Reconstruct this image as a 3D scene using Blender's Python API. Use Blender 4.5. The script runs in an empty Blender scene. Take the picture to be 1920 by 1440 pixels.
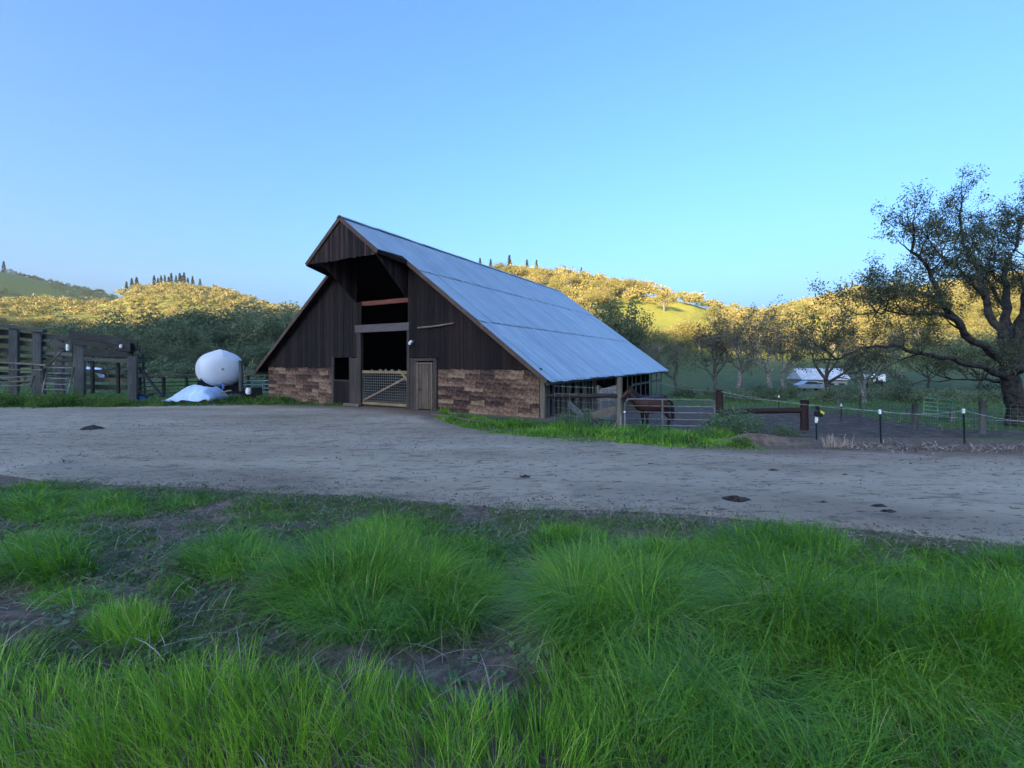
import bpy, math, random
import numpy as np
from mathutils import Vector, Matrix

random.seed(11)
rng = np.random.default_rng(11)
scene = bpy.context.scene
C = scene.collection

# ------------------------------------------------------------------ camera
F = 850.0            # focal length in pixels of a 1920 px wide frame
HZ = 677.5           # row of the horizon
CAMH = 2.5
cam_data = bpy.data.cameras.new('camera')
cam = bpy.data.objects.new('camera', cam_data)
C.objects.link(cam)
cam.location = (0, 0, CAMH)
cam.rotation_euler = (math.pi / 2, 0, 0)
cam_data.sensor_width = 36.0
cam_data.lens = F / 1920 * 36.0
cam_data.shift_y = -(720 - HZ) / 1920
cam_data.clip_start = 0.05
cam_data.clip_end = 6000
scene.camera = cam

# ------------------------------------------------------------------ sky, sun, exposure
SUN_EL = math.radians(12)
SUN_AZ = math.radians(210)          # clockwise from +Y: behind the camera, to the left
world = bpy.data.worlds.new('World')
scene.world = world
world.use_nodes = True
wn = world.node_tree
sky = wn.nodes.new('ShaderNodeTexSky')
sky.sky_type = 'NISHITA'
sky.sun_disc = False
sky.sun_elevation = SUN_EL
sky.sun_rotation = SUN_AZ
sky.air_density = 1.0
sky.dust_density = 6.5
sky.ozone_density = 6.6
wn.links.new(sky.outputs[0], wn.nodes['Background'].inputs[0])
wn.nodes['Background'].inputs[1].default_value = 0.15
sun_data = bpy.data.lights.new('sun', 'SUN')
sun_data.energy = 5.0
sun_data.angle = math.radians(0.5)
sun_data.color = (1.0, 0.74, 0.42)
sun = bpy.data.objects.new('sun', sun_data)
C.objects.link(sun)
to_sun = Vector((math.sin(SUN_AZ) * math.cos(SUN_EL), math.cos(SUN_AZ) * math.cos(SUN_EL), math.sin(SUN_EL)))
sun.rotation_euler = to_sun.to_track_quat('Z', 'Y').to_euler()
vs = scene.view_settings
vs.view_transform = 'Standard'
vs.look = 'None'
vs.gamma = 1.0
vs.exposure = 2.22
vs.use_curve_mapping = False
scene.cycles.use_denoising = True
scene.cycles.max_bounces = 6
scene.cycles.diffuse_bounces = 3
scene.cycles.glossy_bounces = 2
scene.cycles.transmission_bounces = 4
scene.cycles.transparent_max_bounces = 8

# ------------------------------------------------------------------ helpers
def tag(o, label=None, cat=None, group=None, kind=None):
    if label: o['label'] = label
    if cat: o['category'] = cat
    if group: o['group'] = group
    if kind: o['kind'] = kind
    return o

def empty(name, loc=(0, 0, 0), rz=0.0, label=None, cat=None, group=None):
    o = bpy.data.objects.new(name, None)
    o.empty_display_size = 0.3
    C.objects.link(o)
    o.location = loc
    o.rotation_euler = (0, 0, rz)
    return tag(o, label, cat, group)

def link(name, me, mat=None, parent=None, smooth=False):
    if mat is not None:
        for m in (mat if isinstance(mat, (list, tuple)) else [mat]):
            me.materials.append(m)
    if smooth:
        me.polygons.foreach_set('use_smooth', np.ones(len(me.polygons), dtype=bool))
    o = bpy.data.objects.new(name, me)
    C.objects.link(o)
    if parent is not None:
        o.parent = parent
    return o

def npmesh(name, V, faces):
    """V (n,3); faces: list of int arrays (m,k), each with its own k."""
    me = bpy.data.meshes.new(name)
    V = np.asarray(V, dtype=np.float32)
    me.vertices.add(len(V))
    me.vertices.foreach_set('co', V.ravel())
    starts, loops, off = [], [], 0
    for f in faces:
        f = np.asarray(f, dtype=np.int32)
        if f.size == 0: continue
        m, k = f.shape
        starts.append(off + np.arange(m, dtype=np.int32) * k)
        loops.append(f.ravel()); off += m * k
    loops = np.concatenate(loops); starts = np.concatenate(starts)
    me.loops.add(len(loops)); me.loops.foreach_set('vertex_index', loops)
    me.polygons.add(len(starts)); me.polygons.foreach_set('loop_start', starts)
    me.update(calc_edges=True)
    return me

def copy_tree(o, parent=None):
    c = o.copy(); C.objects.link(c)
    if parent is not None: c.parent = parent
    for ch in o.children:
        copy_tree(ch, c)
    return c

class MB:
    def __init__(self): self.v = []; self.f = []
    def add(self, vs, fs):
        n = len(self.v); self.v += [tuple(p) for p in vs]; self.f += [tuple(i + n for i in f) for f in fs]
        return self
    def hexa(self, p):      # 8 corners: bottom ring 0-3, top ring 4-7
        return self.add(p, [(3, 2, 1, 0), (4, 5, 6, 7), (0, 1, 5, 4), (1, 2, 6, 5), (2, 3, 7, 6), (3, 0, 4, 7)])
    def box(self, x0, x1, y0, y1, z0, z1):
        return self.hexa([(x0, y0, z0), (x1, y0, z0), (x1, y1, z0), (x0, y1, z0), (x0, y0, z1), (x1, y0, z1), (x1, y1, z1), (x0, y1, z1)])
    def beam(self, p, q, w, h, up=(0, 0, 1)):
        p, q = Vector(p), Vector(q); d = (q - p).normalized(); u = Vector(up)
        if abs(d.dot(u)) > .98: u = Vector((0, 1, 0))
        s = d.cross(u).normalized(); u = s.cross(d).normalized()
        a, b = s * (w / 2), u * (h / 2)
        return self.hexa([p - a - b, p + a - b, q + a - b, q - a - b, p - a + b, p + a + b, q + a + b, q - a + b])
    def tube(self, pts, rad, n=8, cap=True):
        pts = [Vector(p) for p in pts]
        if not hasattr(rad, '__len__'): rad = [rad] * len(pts)
        base = len(self.v); ref = Vector((.31, .22, .93))
        for i, p in enumerate(pts):
            d = (pts[min(i + 1, len(pts) - 1)] - pts[max(i - 1, 0)])
            d = d.normalized() if d.length > 1e-9 else Vector((0, 0, 1))
            r = ref if abs(d.dot(ref)) < .9 else Vector((1, 0, 0))
            a = d.cross(r).normalized(); b = d.cross(a)
            for k in range(n):
                t = 2 * math.pi * k / n
                self.v.append(tuple(p + (a * math.cos(t) + b * math.sin(t)) * rad[i]))
        for i in range(len(pts) - 1):
            for k in range(n):
                k2 = (k + 1) % n
                self.f.append((base + i * n + k, base + i * n + k2, base + (i + 1) * n + k2, base + (i + 1) * n + k))
        if cap:
            self.f.append(tuple(base + k for k in range(n)))
            e = base + (len(pts) - 1) * n
            self.f.append(tuple(e + n - 1 - k for k in range(n)))
        return self
    def prism(self, poly, off):
        n = len(poly); o = Vector(off)
        vs = [Vector(p) for p in poly] + [Vector(p) + o for p in poly]
        fs = [tuple(range(n - 1, -1, -1)), tuple(range(n, 2 * n))] + [(i, (i + 1) % n, n + (i + 1) % n, n + i) for i in range(n)]
        return self.add(vs, fs)
    def grid(self, P):      # P[i][j] points
        n, m = len(P), len(P[0]); b = len(self.v)
        for r in P: self.v += [tuple(p) for p in r]
        for i in range(n - 1):
            for j in range(m - 1):
                self.f.append((b + i * m + j, b + i * m + j + 1, b + (i + 1) * m + j + 1, b + (i + 1) * m + j))
        return self
    def mesh(self, name):
        me = bpy.data.meshes.new(name); me.from_pydata(self.v, [], self.f); me.update(); return me
    def build(self, name, mat, parent=None, smooth=False):
        return link(name, self.mesh(name), mat, parent, smooth)

def bevel(o, w=.012, seg=1):
    m = o.modifiers.new('bevel', 'BEVEL'); m.width = w; m.segments = seg; m.limit_method = 'ANGLE'
    return o

def sstep(x, a, b):
    t = np.clip((x - a) / (b - a), 0, 1); return t * t * (3 - 2 * t)

# smooth value noise, vectorised
_perm = rng.random((256, 256)).astype(np.float64)
def vnoise(x, y):
    x = np.asarray(x, dtype=np.float64); y = np.asarray(y, dtype=np.float64)
    xi = np.floor(x).astype(int); yi = np.floor(y).astype(int)
    fx = x - xi; fy = y - yi; fx = fx * fx * (3 - 2 * fx); fy = fy * fy * (3 - 2 * fy)
    g = lambda i, j: _perm[i & 255, j & 255]
    return (g(xi, yi) * (1 - fx) + g(xi + 1, yi) * fx) * (1 - fy) + (g(xi, yi + 1) * (1 - fx) + g(xi + 1, yi + 1) * fx) * fy
def fbm(x, y, o=3):
    s = 0; a = .5
    for k in range(o):
        s = s + a * (vnoise(x * 2 ** k + 17.3 * k, y * 2 ** k + 5.1 * k) - .5); a *= .5
    return s

# ------------------------------------------------------------------ materials
def mat_nodes(name):
    m = bpy.data.materials.new(name); m.use_nodes = True
    nt = m.node_tree; b = nt.nodes['Principled BSDF']; b.inputs['Specular IOR Level'].default_value = .25
    return m, nt, b
def ramp(nt, fac, stops):
    r = nt.nodes.new('ShaderNodeValToRGB'); e = r.color_ramp.elements
    e[0].position, e[0].color = stops[0][0], (*stops[0][1], 1)
    e[1].position, e[1].color = stops[-1][0], (*stops[-1][1], 1)
    for p, c in stops[1:-1]:
        n = e.new(p); n.color = (*c, 1)
    nt.links.new(fac, r.inputs[0]); return r.outputs[0]
def noise(nt, scale, detail=4, rough=.55, mapping=None, coord='Object', dist=0.0):
    tc = nt.nodes.new('ShaderNodeTexCoord'); n = nt.nodes.new('ShaderNodeTexNoise')
    n.inputs['Scale'].default_value = scale; n.inputs['Detail'].default_value = detail; n.inputs['Roughness'].default_value = rough
    n.inputs['Distortion'].default_value = dist
    src = tc.outputs[coord]
    if mapping is not None:
        mp = nt.nodes.new('ShaderNodeMapping'); mp.inputs['Scale'].default_value = mapping
        nt.links.new(src, mp.inputs[0]); src = mp.outputs[0]
    nt.links.new(src, n.inputs['Vector'])
    return n.outputs['Fac']
def mixc(nt, fac, a, b, mode='MIX'):
    m = nt.nodes.new('ShaderNodeMix'); m.data_type = 'RGBA'; m.blend_type = mode
    for sock, v in ((m.inputs['Factor'], fac), (m.inputs['A'], a), (m.inputs['B'], b)):
        if isinstance(v, (int, float)): sock.default_value = v
        elif isinstance(v, tuple): sock.default_value = (*v, 1)
        else: nt.links.new(v, sock)
    return m.outputs['Result']
def math_n(nt, op, a, b=None):
    m = nt.nodes.new('ShaderNodeMath'); m.operation = op
    for i, v in enumerate((a, b)):
        if v is None: continue
        if isinstance(v, (int, float)): m.inputs[i].default_value = v
        else: nt.links.new(v, m.inputs[i])
    return m.outputs[0]
def bump(nt, b, h, strength=.3, dist=.02):
    n = nt.nodes.new('ShaderNodeBump'); n.inputs['Strength'].default_value = strength; n.inputs['Distance'].default_value = dist
    nt.links.new(h, n.inputs['Height']); nt.links.new(n.outputs[0], b.inputs['Normal'])

def wood(name, dark, light, mapping=(14, 14, .8), rough=.85, vary=.5, bs=.4):
    m, nt, b = mat_nodes(name)
    oi = nt.nodes.new('ShaderNodeObjectInfo')
    tc = nt.nodes.new('ShaderNodeTexCoord'); mp = nt.nodes.new('ShaderNodeMapping'); mp.inputs['Scale'].default_value = mapping
    off = nt.nodes.new('ShaderNodeVectorMath'); off.operation = 'ADD'
    nt.links.new(tc.outputs['Object'], off.inputs[0])
    cv = nt.nodes.new('ShaderNodeCombineXYZ'); r7 = math_n(nt, 'MULTIPLY', oi.outputs['Random'], 37.0)
    for i in range(3): nt.links.new(r7, cv.inputs[i])
    nt.links.new(cv.outputs[0], off.inputs[1]); nt.links.new(off.outputs[0], mp.inputs[0])
    n1 = nt.nodes.new('ShaderNodeTexNoise'); n1.inputs['Scale'].default_value = 1.0; n1.inputs['Detail'].default_value = 6; n1.inputs['Roughness'].default_value = .65
    nt.links.new(mp.outputs[0], n1.inputs['Vector'])
    n2 = nt.nodes.new('ShaderNodeTexNoise'); n2.inputs['Scale'].default_value = 1.3; n2.inputs['Detail'].default_value = 3
    nt.links.new(off.outputs[0], n2.inputs['Vector'])
    f = math_n(nt, 'ADD', math_n(nt, 'MULTIPLY', n1.outputs['Fac'], .7), math_n(nt, 'MULTIPLY', n2.outputs['Fac'], .3))
    f = math_n(nt, 'ADD', f, math_n(nt, 'MULTIPLY', math_n(nt, 'SUBTRACT', oi.outputs['Random'], .5), vary * .35))
    mid = tuple((a + c) / 2 * .9 for a, c in zip(dark, light))
    col = ramp(nt, f, [(.3, dark), (.52, mid), (.72, light)])
    nt.links.new(col, b.inputs['Base Color']); b.inputs['Roughness'].default_value = rough
    bump(nt, b, n1.outputs['Fac'], bs, .01)
    return m

def plain(name, col, rough=.6, metal=0.0, var=.12, scale=6.0, bs=0.0):
    m, nt, b = mat_nodes(name)
    n = noise(nt, scale, 5, .6)
    lo = tuple(c * (1 - var * 2) for c in col); hi = tuple(min(1, c * (1 + var)) for c in col)
    nt.links.new(ramp(nt, n, [(.35, lo), (.65, hi)]), b.inputs['Base Color'])
    b.inputs['Roughness'].default_value = rough; b.inputs['Metallic'].default_value = metal
    if bs: bump(nt, b, n, bs, .02)
    return m

def leafmat(name, stops, transl=.35, attr='rnd', rough=.6, spec=.2, objvar=0.0):
    """foliage: colour picked per leaf from the attribute, partly translucent."""
    m = bpy.data.materials.new(name); m.use_nodes = True; nt = m.node_tree
    out = nt.nodes['Material Output']; b = nt.nodes['Principled BSDF']
    at = nt.nodes.new('ShaderNodeAttribute'); at.attribute_name = attr
    f = at.outputs['Fac']
    if objvar:
        oi = nt.nodes.new('ShaderNodeObjectInfo')
        f = math_n(nt, 'ADD', f, math_n(nt, 'MULTIPLY', math_n(nt, 'SUBTRACT', oi.outputs['Random'], .5), objvar))
    col = ramp(nt, f, stops)
    nt.links.new(col, b.inputs['Base Color']); b.inputs['Roughness'].default_value = rough; b.inputs['Specular IOR Level'].default_value = spec
    tr = nt.nodes.new('ShaderNodeBsdfTranslucent'); nt.links.new(col, tr.inputs['Color'])
    mx = nt.nodes.new('ShaderNodeMixShader'); mx.inputs[0].default_value = transl
    nt.links.new(b.outputs[0], mx.inputs[1]); nt.links.new(tr.outputs[0], mx.inputs[2]); nt.links.new(mx.outputs[0], out.inputs['Surface'])
    return m

M = {}
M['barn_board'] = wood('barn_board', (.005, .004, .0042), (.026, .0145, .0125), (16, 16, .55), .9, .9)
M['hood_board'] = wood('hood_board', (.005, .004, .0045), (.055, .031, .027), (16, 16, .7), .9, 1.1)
M['trim'] = wood('trim', (.055, .036, .028), (.17, .10, .075), (5, 5, 5), .8, .4)
M['old_post'] = wood('old_post', (.022, .017, .016), (.085, .066, .054), (18, 18, .8), .85, .5)
M['grey_post'] = wood('grey_post', (.06, .05, .04), (.22, .18, .135), (18, 18, .9), .85, .3)
M['lintel'] = wood('lintel', (.07, .056, .06), (.17, .135, .135), (1.2, 14, 14), .85, .3)
M['red_beam'] = wood('red_beam', (.10, .03, .02), (.24, .085, .06), (1.5, 12, 12), .85, .3)
M['door'] = wood('door', (.075, .05, .036), (.25, .175, .125), (14, 14, .9), .75, .8)
M['fresh_wood'] = wood('fresh_wood', (.16, .11, .055), (.34, .25, .13), (2, 12, 12), .75, .3)
M['brace'] = wood('brace', (.12, .08, .06), (.28, .2, .15), (4, 4, 4), .8, .3)
M['weathered'] = wood('weathered', (.055, .055, .057), (.2, .2, .2), (1.2, 14, 14), .9, .7)
M['corral'] = wood('corral', (.026, .025, .024), (.12, .112, .10), (1.6, 10, 10), .9, 1.1)
M['corral_post'] = wood('corral_post', (.04, .04, .039), (.16, .158, .145), (14, 14, .8), .9, .6)
M['rail'] = wood('rail', (.016, .012, .011), (.06, .042, .037), (3, 3, 3), .85, .4)
M['red_post'] = wood('red_post', (.014, .007, .006), (.055, .027, .023), (14, 14, .8), .8, .4)
M['pipe'] = plain('pipe', (.2, .2, .2), .5, .5, .15, 9)
M['green_pipe'] = plain('green_pipe', (.18, .30, .2), .5, .2, .15, 9)
M['white_pipe'] = plain('white_pipe', (.6, .64, .62), .5, 0, .1, 9)
M['wire'] = plain('wire', (.42, .42, .40), .4, .6, .1, 9)
M['tape'] = plain('tape', (.34, .37, .33), .6, 0, .1, 9)
M['tpost'] = plain('tpost', (.014, .02, .018), .6, .2, .2, 12)
M['white_plastic'] = plain('white_plastic', (.78, .78, .76), .5, 0, .06, 9)
M['yellow_plastic'] = plain('yellow_plastic', (.75, .62, .05), .5, 0, .1, 9)
M['black_plastic'] = plain('black_plastic', (.015, .016, .017), .45, 0, .2, 9)
M['blue_plastic'] = plain('blue_plastic', (.03, .13, .36), .45, 0, .1, 9)
M['dark_steel'] = plain('dark_steel', (.022, .02, .022), .6, .3, .3, 8)
M['rubber'] = plain('rubber', (.012, .012, .012), .8, 0, .2, 12)
M['glass'] = plain('glass', (.03, .04, .05), .08, 0, .05, 2)
M['car_paint'] = plain('car_paint', (.30, .34, .42), .25, .5, .04, 2)
M['house_wall'] = plain('house_wall', (.30, .29, .26), .8, 0, .1, 3)
M['house_roof'] = plain('house_roof', (.55, .56, .58), .6, 0, .12, 1.5)
M['van_white'] = plain('van_white', (.80, .81, .82), .4, 0, .05, 2)

def metal_roof():
    m, nt, b = mat_nodes('galvanised_roof')
    oi = nt.nodes.new('ShaderNodeObjectInfo'); tc = nt.nodes.new('ShaderNodeTexCoord')
    cv = nt.nodes.new('ShaderNodeCombineXYZ'); r7 = math_n(nt, 'MULTIPLY', oi.outputs['Random'], 61.0)
    nt.links.new(r7, cv.inputs[1]); nt.links.new(r7, cv.inputs[2])
    off = nt.nodes.new('ShaderNodeVectorMath'); off.operation = 'ADD'
    nt.links.new(tc.outputs['Object'], off.inputs[0]); nt.links.new(cv.outputs[0], off.inputs[1])
    def nz(scale, mp, detail=5, rough=.6):
        n = nt.nodes.new('ShaderNodeTexNoise'); n.inputs['Scale'].default_value = scale; n.inputs['Detail'].default_value = detail; n.inputs['Roughness'].default_value = rough
        q = nt.nodes.new('ShaderNodeMapping'); q.inputs['Scale'].default_value = mp
        nt.links.new(off.outputs[0], q.inputs[0]); nt.links.new(q.outputs[0], n.inputs['Vector']); return n.outputs['Fac']
    n1 = nz(.9, (1, 1, 1)); n2 = nz(1.0, (.45, 7, 1), 4); n3 = nz(3.0, (1, 1, 1))
    f = math_n(nt, 'ADD', math_n(nt, 'MULTIPLY', n1, .85), math_n(nt, 'MULTIPLY', math_n(nt, 'SUBTRACT', oi.outputs['Random'], .5), .16))
    base = ramp(nt, f, [(.25, (.46, .50, .50)), (.6, (.58, .62, .62))])
    stain = ramp(nt, n2, [(.66, (0, 0, 0)), (.78, (.65, .65, .65))])
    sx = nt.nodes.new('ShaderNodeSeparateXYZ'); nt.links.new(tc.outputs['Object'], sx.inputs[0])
    lap = math_n(nt, 'MULTIPLY', ramp(nt, math_n(nt, 'SUBTRACT', sx.outputs[0], 4.0), [(.50, (0, 0, 0)), (.62, (1, 1, 1))]), ramp(nt, n3, [(.44, (0, 0, 0)), (.60, (.7, .7, .7))]))  # rust along the laps, also painting in the shadow of the overlap
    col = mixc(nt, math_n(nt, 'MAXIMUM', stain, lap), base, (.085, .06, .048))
    nt.links.new(col, b.inputs['Base Color']); b.inputs['Metallic'].default_value = .8
    nt.links.new(ramp(nt, n1, [(.3, (.38,) * 3), (.7, (.55,) * 3)]), b.inputs['Roughness'])
    return m
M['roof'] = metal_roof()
M['roof_seam'] = plain('roof_seam', (.05, .045, .045), .8, 0, .3, 5)

def siding():
    m, nt, b = mat_nodes('siding')
    oi = nt.nodes.new('ShaderNodeObjectInfo')
    n = noise(nt, 2.6, 7, .8, (1.0, 1, .8), dist=.9); n2 = noise(nt, 22, 4, .6)
    f = math_n(nt, 'ADD', math_n(nt, 'MULTIPLY', oi.outputs['Random'], .2), math_n(nt, 'MULTIPLY', n, .8))
    col = ramp(nt, f, [(.36, (.016, .011, .011)), (.43, (.05, .028, .021)), (.50, (.11, .06, .043)), (.57, (.19, .115, .075)), (.67, (.32, .225, .135))])
    nt.links.new(mixc(nt, .25, col, n2, 'OVERLAY'), b.inputs['Base Color'])
    b.inputs['Roughness'].default_value = .9; bump(nt, b, n2, .6, .02)
    return m
M['siding'] = siding()
M['siding_dark'] = plain('siding_back', (.04, .027, .022), .9, 0, .3, 5)

def ground_mat():
    m, nt, b = mat_nodes('ground')
    at = nt.nodes.new('ShaderNodeAttribute'); at.attribute_name = 'zone'
    sp = nt.nodes.new('ShaderNodeSeparateColor'); nt.links.new(at.outputs['Color'], sp.inputs[0])
    n_big = noise(nt, .03, 5, .6); n_mid = noise(nt, .6, 6, .65); n_fine = noise(nt, 9, 6, .7); n_grit = noise(nt, 60, 3, .7)
    grass = ramp(nt, n_mid, [(.3, (.04, .065, .022)), (.55, (.07, .10, .034)), (.75, (.11, .13, .05))])
    meadow = ramp(nt, n_mid, [(.3, (.17, .19, .03)), (.55, (.26, .26, .04)), (.8, (.29, .24, .07))])
    col = mixc(nt, sp.outputs[2], grass, meadow)
    n_mud = noise(nt, 2.5, 7, .8, dist=.5); mud = ramp(nt, n_mud, [(.34, (.022, .016, .013)), (.5, (.075, .056, .045)), (.66, (.16, .125, .10))])
    dirt = ramp(nt, n_fine, [(.28, (.05, .035, .024)), (.5, (.13, .095, .066)), (.75, (.24, .185, .135))])
    fac = math_n(nt, 'ADD', sp.outputs[0], math_n(nt, 'MULTIPLY', math_n(nt, 'SUBTRACT', n_fine, .5), .9))
    facs = ramp(nt, fac, [(.35, (0, 0, 0)), (.6, (1, 1, 1))])
    col = mixc(nt, facs, col, dirt)
    col = mixc(nt, ramp(nt, math_n(nt, 'ADD', sp.outputs[1], math_n(nt, 'MULTIPLY', math_n(nt, 'SUBTRACT', n_mid, .5), .7)), [(.35, (0, 0, 0)), (.6, (1, 1, 1))]), col, mud)
    nt.links.new(col, b.inputs['Base Color']); b.inputs['Roughness'].default_value = .95
    h = math_n(nt, 'ADD', math_n(nt, 'MULTIPLY', n_fine, .8), math_n(nt, 'MULTIPLY', n_grit, .25))
    bump(nt, b, h, .7, .06)
    return m
M['ground'] = ground_mat()

def road_mat():
    m, nt, b = mat_nodes('road')
    n_big = noise(nt, .22, 5, .6, (.6, 1.6, 1)); n_mid = noise(nt, 1.7, 6, .68, (.55, 1.5, 1)); n_fine = noise(nt, 5, 6, .75, (.6, 1.4, 1)); n_grit = noise(nt, 30, 4, .75)
    at = nt.nodes.new('ShaderNodeAttribute'); at.attribute_name = 'zone'
    sp = nt.nodes.new('ShaderNodeSeparateColor'); nt.links.new(at.outputs['Color'], sp.inputs[0])
    base = ramp(nt, n_big, [(.3, (.24, .19, .135)), (.5, (.335, .27, .197)), (.7, (.43, .355, .265))])
    base = mixc(nt, ramp(nt, sp.outputs[0], [(0, (0, 0, 0)), (1, (.85, .85, .85))]), base, (.15, .085, .062))      # reddish soil at the edges
    base = mixc(nt, ramp(nt, sp.outputs[1], [(0, (0, 0, 0)), (1, (.8, .8, .8))]), base, (.11, .092, .075))       # dark gravel
    base = mixc(nt, sp.outputs[2], base, (.38, .31, .235))       # compacted wheel tracks
    col = mixc(nt, ramp(nt, n_mid, [(.53, (0, 0, 0)), (.66, (.7, .7, .7))]), base, (.115, .092, .072))
    col = mixc(nt, ramp(nt, n_fine, [(.565, (0, 0, 0)), (.62, (.85, .85, .85))]), col, (.06, .048, .038))
    col = mixc(nt, ramp(nt, n_grit, [(.66, (0, 0, 0)), (.74, (.55, .55, .55))]), col, (.33, .31, .29))
    col = mixc(nt, ramp(nt, n_grit, [(.27, (.6, .6, .6)), (.36, (0, 0, 0))]), col, (.07, .06, .055))
    nt.links.new(col, b.inputs['Base Color']); b.inputs['Roughness'].default_value = .93
    h = math_n(nt, 'ADD', math_n(nt, 'MULTIPLY', n_fine, .7), math_n(nt, 'ADD', math_n(nt, 'MULTIPLY', n_grit, .35), math_n(nt, 'MULTIPLY', n_mid, .8)))
    bump(nt, b, h, .75, .05)
    return m
M['road'] = road_mat()
M['bark'] = plain('bark', (.085, .072, .062), .95, 0, .35, 7, .8)
M['bark_pale'] = plain('bark_pale', (.2, .18, .155), .95, 0, .3, 5, .6)
M['bark_dark'] = plain('bark_dark', (.045, .04, .037), .95, 0, .35, 5, .8)
M['leaf_oak'] = leafmat('leaf_oak', [(0, (.035, .044, .026)), (.5, (.075, .088, .044)), (1, (.13, .14, .065))], .3)
M['leaf_mid'] = leafmat('leaf_mid', [(0, (.06, .057, .038)), (.5, (.11, .105, .066)), (1, (.18, .165, .11))], .3, objvar=.4)
M['leaf_line'] = leafmat('leaf_line', [(0, (.07, .10, .05)), (.5, (.13, .17, .085)), (1, (.21, .24, .13))], .3, objvar=.6)
M['leaf_hill'] = leafmat('leaf_hill', [(0, (.13, .14, .042)), (.45, (.23, .22, .07)), (1, (.33, .275, .115))], .3, objvar=.7)
M['needle'] = leafmat('needle', [(0, (.018, .03, .02)), (1, (.05, .065, .04))], .15)
M['leaf_bush'] = leafmat('leaf_bush', [(0, (.05, .10, .045)), (.6, (.12, .19, .09)), (1, (.24, .30, .19))], .3)
M['grass'] = leafmat('grass', [(0, (.025, .085, .01)), (.4, (.095, .255, .016)), (.75, (.21, .41, .024)), (.93, (.32, .48, .05)), (1, (.46, .40, .16))], .32, rough=.5, spec=.4)
M['verge'] = leafmat('verge', [(0, (.04, .09, .016)), (.5, (.09, .185, .03)), (.9, (.17, .27, .055)), (1, (.34, .28, .12))], .4)
M['horse'] = plain('horse', (.045, .015, .010), .5, 0, .2, 3)
M['horse_dark'] = plain('horse_dark', (.012, .009, .009), .6, 0, .2, 6)
M['tank'] = plain('tank', (.64, .65, .69), .5, 0, .05, .8)
M['tarp'] = plain('tarp', (.50, .62, .80), .5, 0, .07, 3, .1)
M['stone'] = plain('stone', (.2, .185, .17), .9, 0, .4, 3)
M['dung'] = plain('dung', (.045, .03, .024), .95, 0, .4, 8, .8)
M['soil'] = plain('soil', (.15, .105, .075), .95, 0, .25, 4, .8)
M['chip'] = leafmat('chip', [(0, (.12, .08, .06)), (.6, (.3, .22, .17)), (1, (.5, .42, .35))], .05)
# ------------------------------------------------------------------ terrain
def road_near(x): return 7.55 - .255 * x + .5 * np.sin(x * .21 + 1)
_fx = np.array([-90, -60, -27.4, -20, -15, -12, -9.1, -6.6, -4.2, -2.6, -1.0, .73, 3.9, 6.8, 14.3, 30, 60, 90.])
_fy = np.array([46, 36, 24.9, 25.6, 26.4, 26.2, 25.4, 24.2, 22.2, 18.6, 16.4, 15.2, 13.85, 13.2, 12.6, 9.5, 2, -6.])
def road_far(x): return np.interp(x, _fx, _fy)

def azd(*a): return np.array(a, dtype=float)
# hills round the valley by bearing (degrees clockwise from +Y): crest height, start and crest radius
_az = azd(-180, -158, -150, -138, -126, -110, -90, -70, -56, -48, -42.5, -39.5, -36.5, -33, -29.5, -24.6, -19, -12, -4, 2.7, 9.4, 15.8, 21.8, 25.5, 28.5, 32.4, 37, 43, 49, 65, 90, 120, 150, 180)
_hc = azd(190, 192, 186, 180, 168, 148, 105, 60, 46, 48, 54, 64, 68, 63, 54, 45, 44, 45, 46, 44, 42, 37, 33, 28, 26, 35, 42, 46, 56, 62, 60, 80, 140, 190)
_r0 = azd(150, 150, 150, 150, 150, 150, 150, 140, 150, 160, 165, 165, 165, 160, 150, 140, 120, 100, 95, 95, 95, 100, 108, 115, 118, 120, 125, 130, 130, 120, 110, 110, 140, 150)
_rc = azd(700, 700, 700, 700, 700, 680, 560, 520, 520, 560, 570, 545, 525, 500, 480, 450, 380, 280, 232, 235, 240, 246, 258, 290, 330, 355, 375, 410, 450, 420, 400, 450, 600, 700)
_fh = azd(0, 0, 0, 0, 0, 0, 150, 250, 138, 126, 108, 92, 78, 60, 40, 20, 0, 0, 0, 0, 0, 0, 0, 0, 0, 0, 0, 0, 0, 0, 0, 0, 0, 0)  # far ridge; its unseen rise left of view is added to shade it

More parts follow.
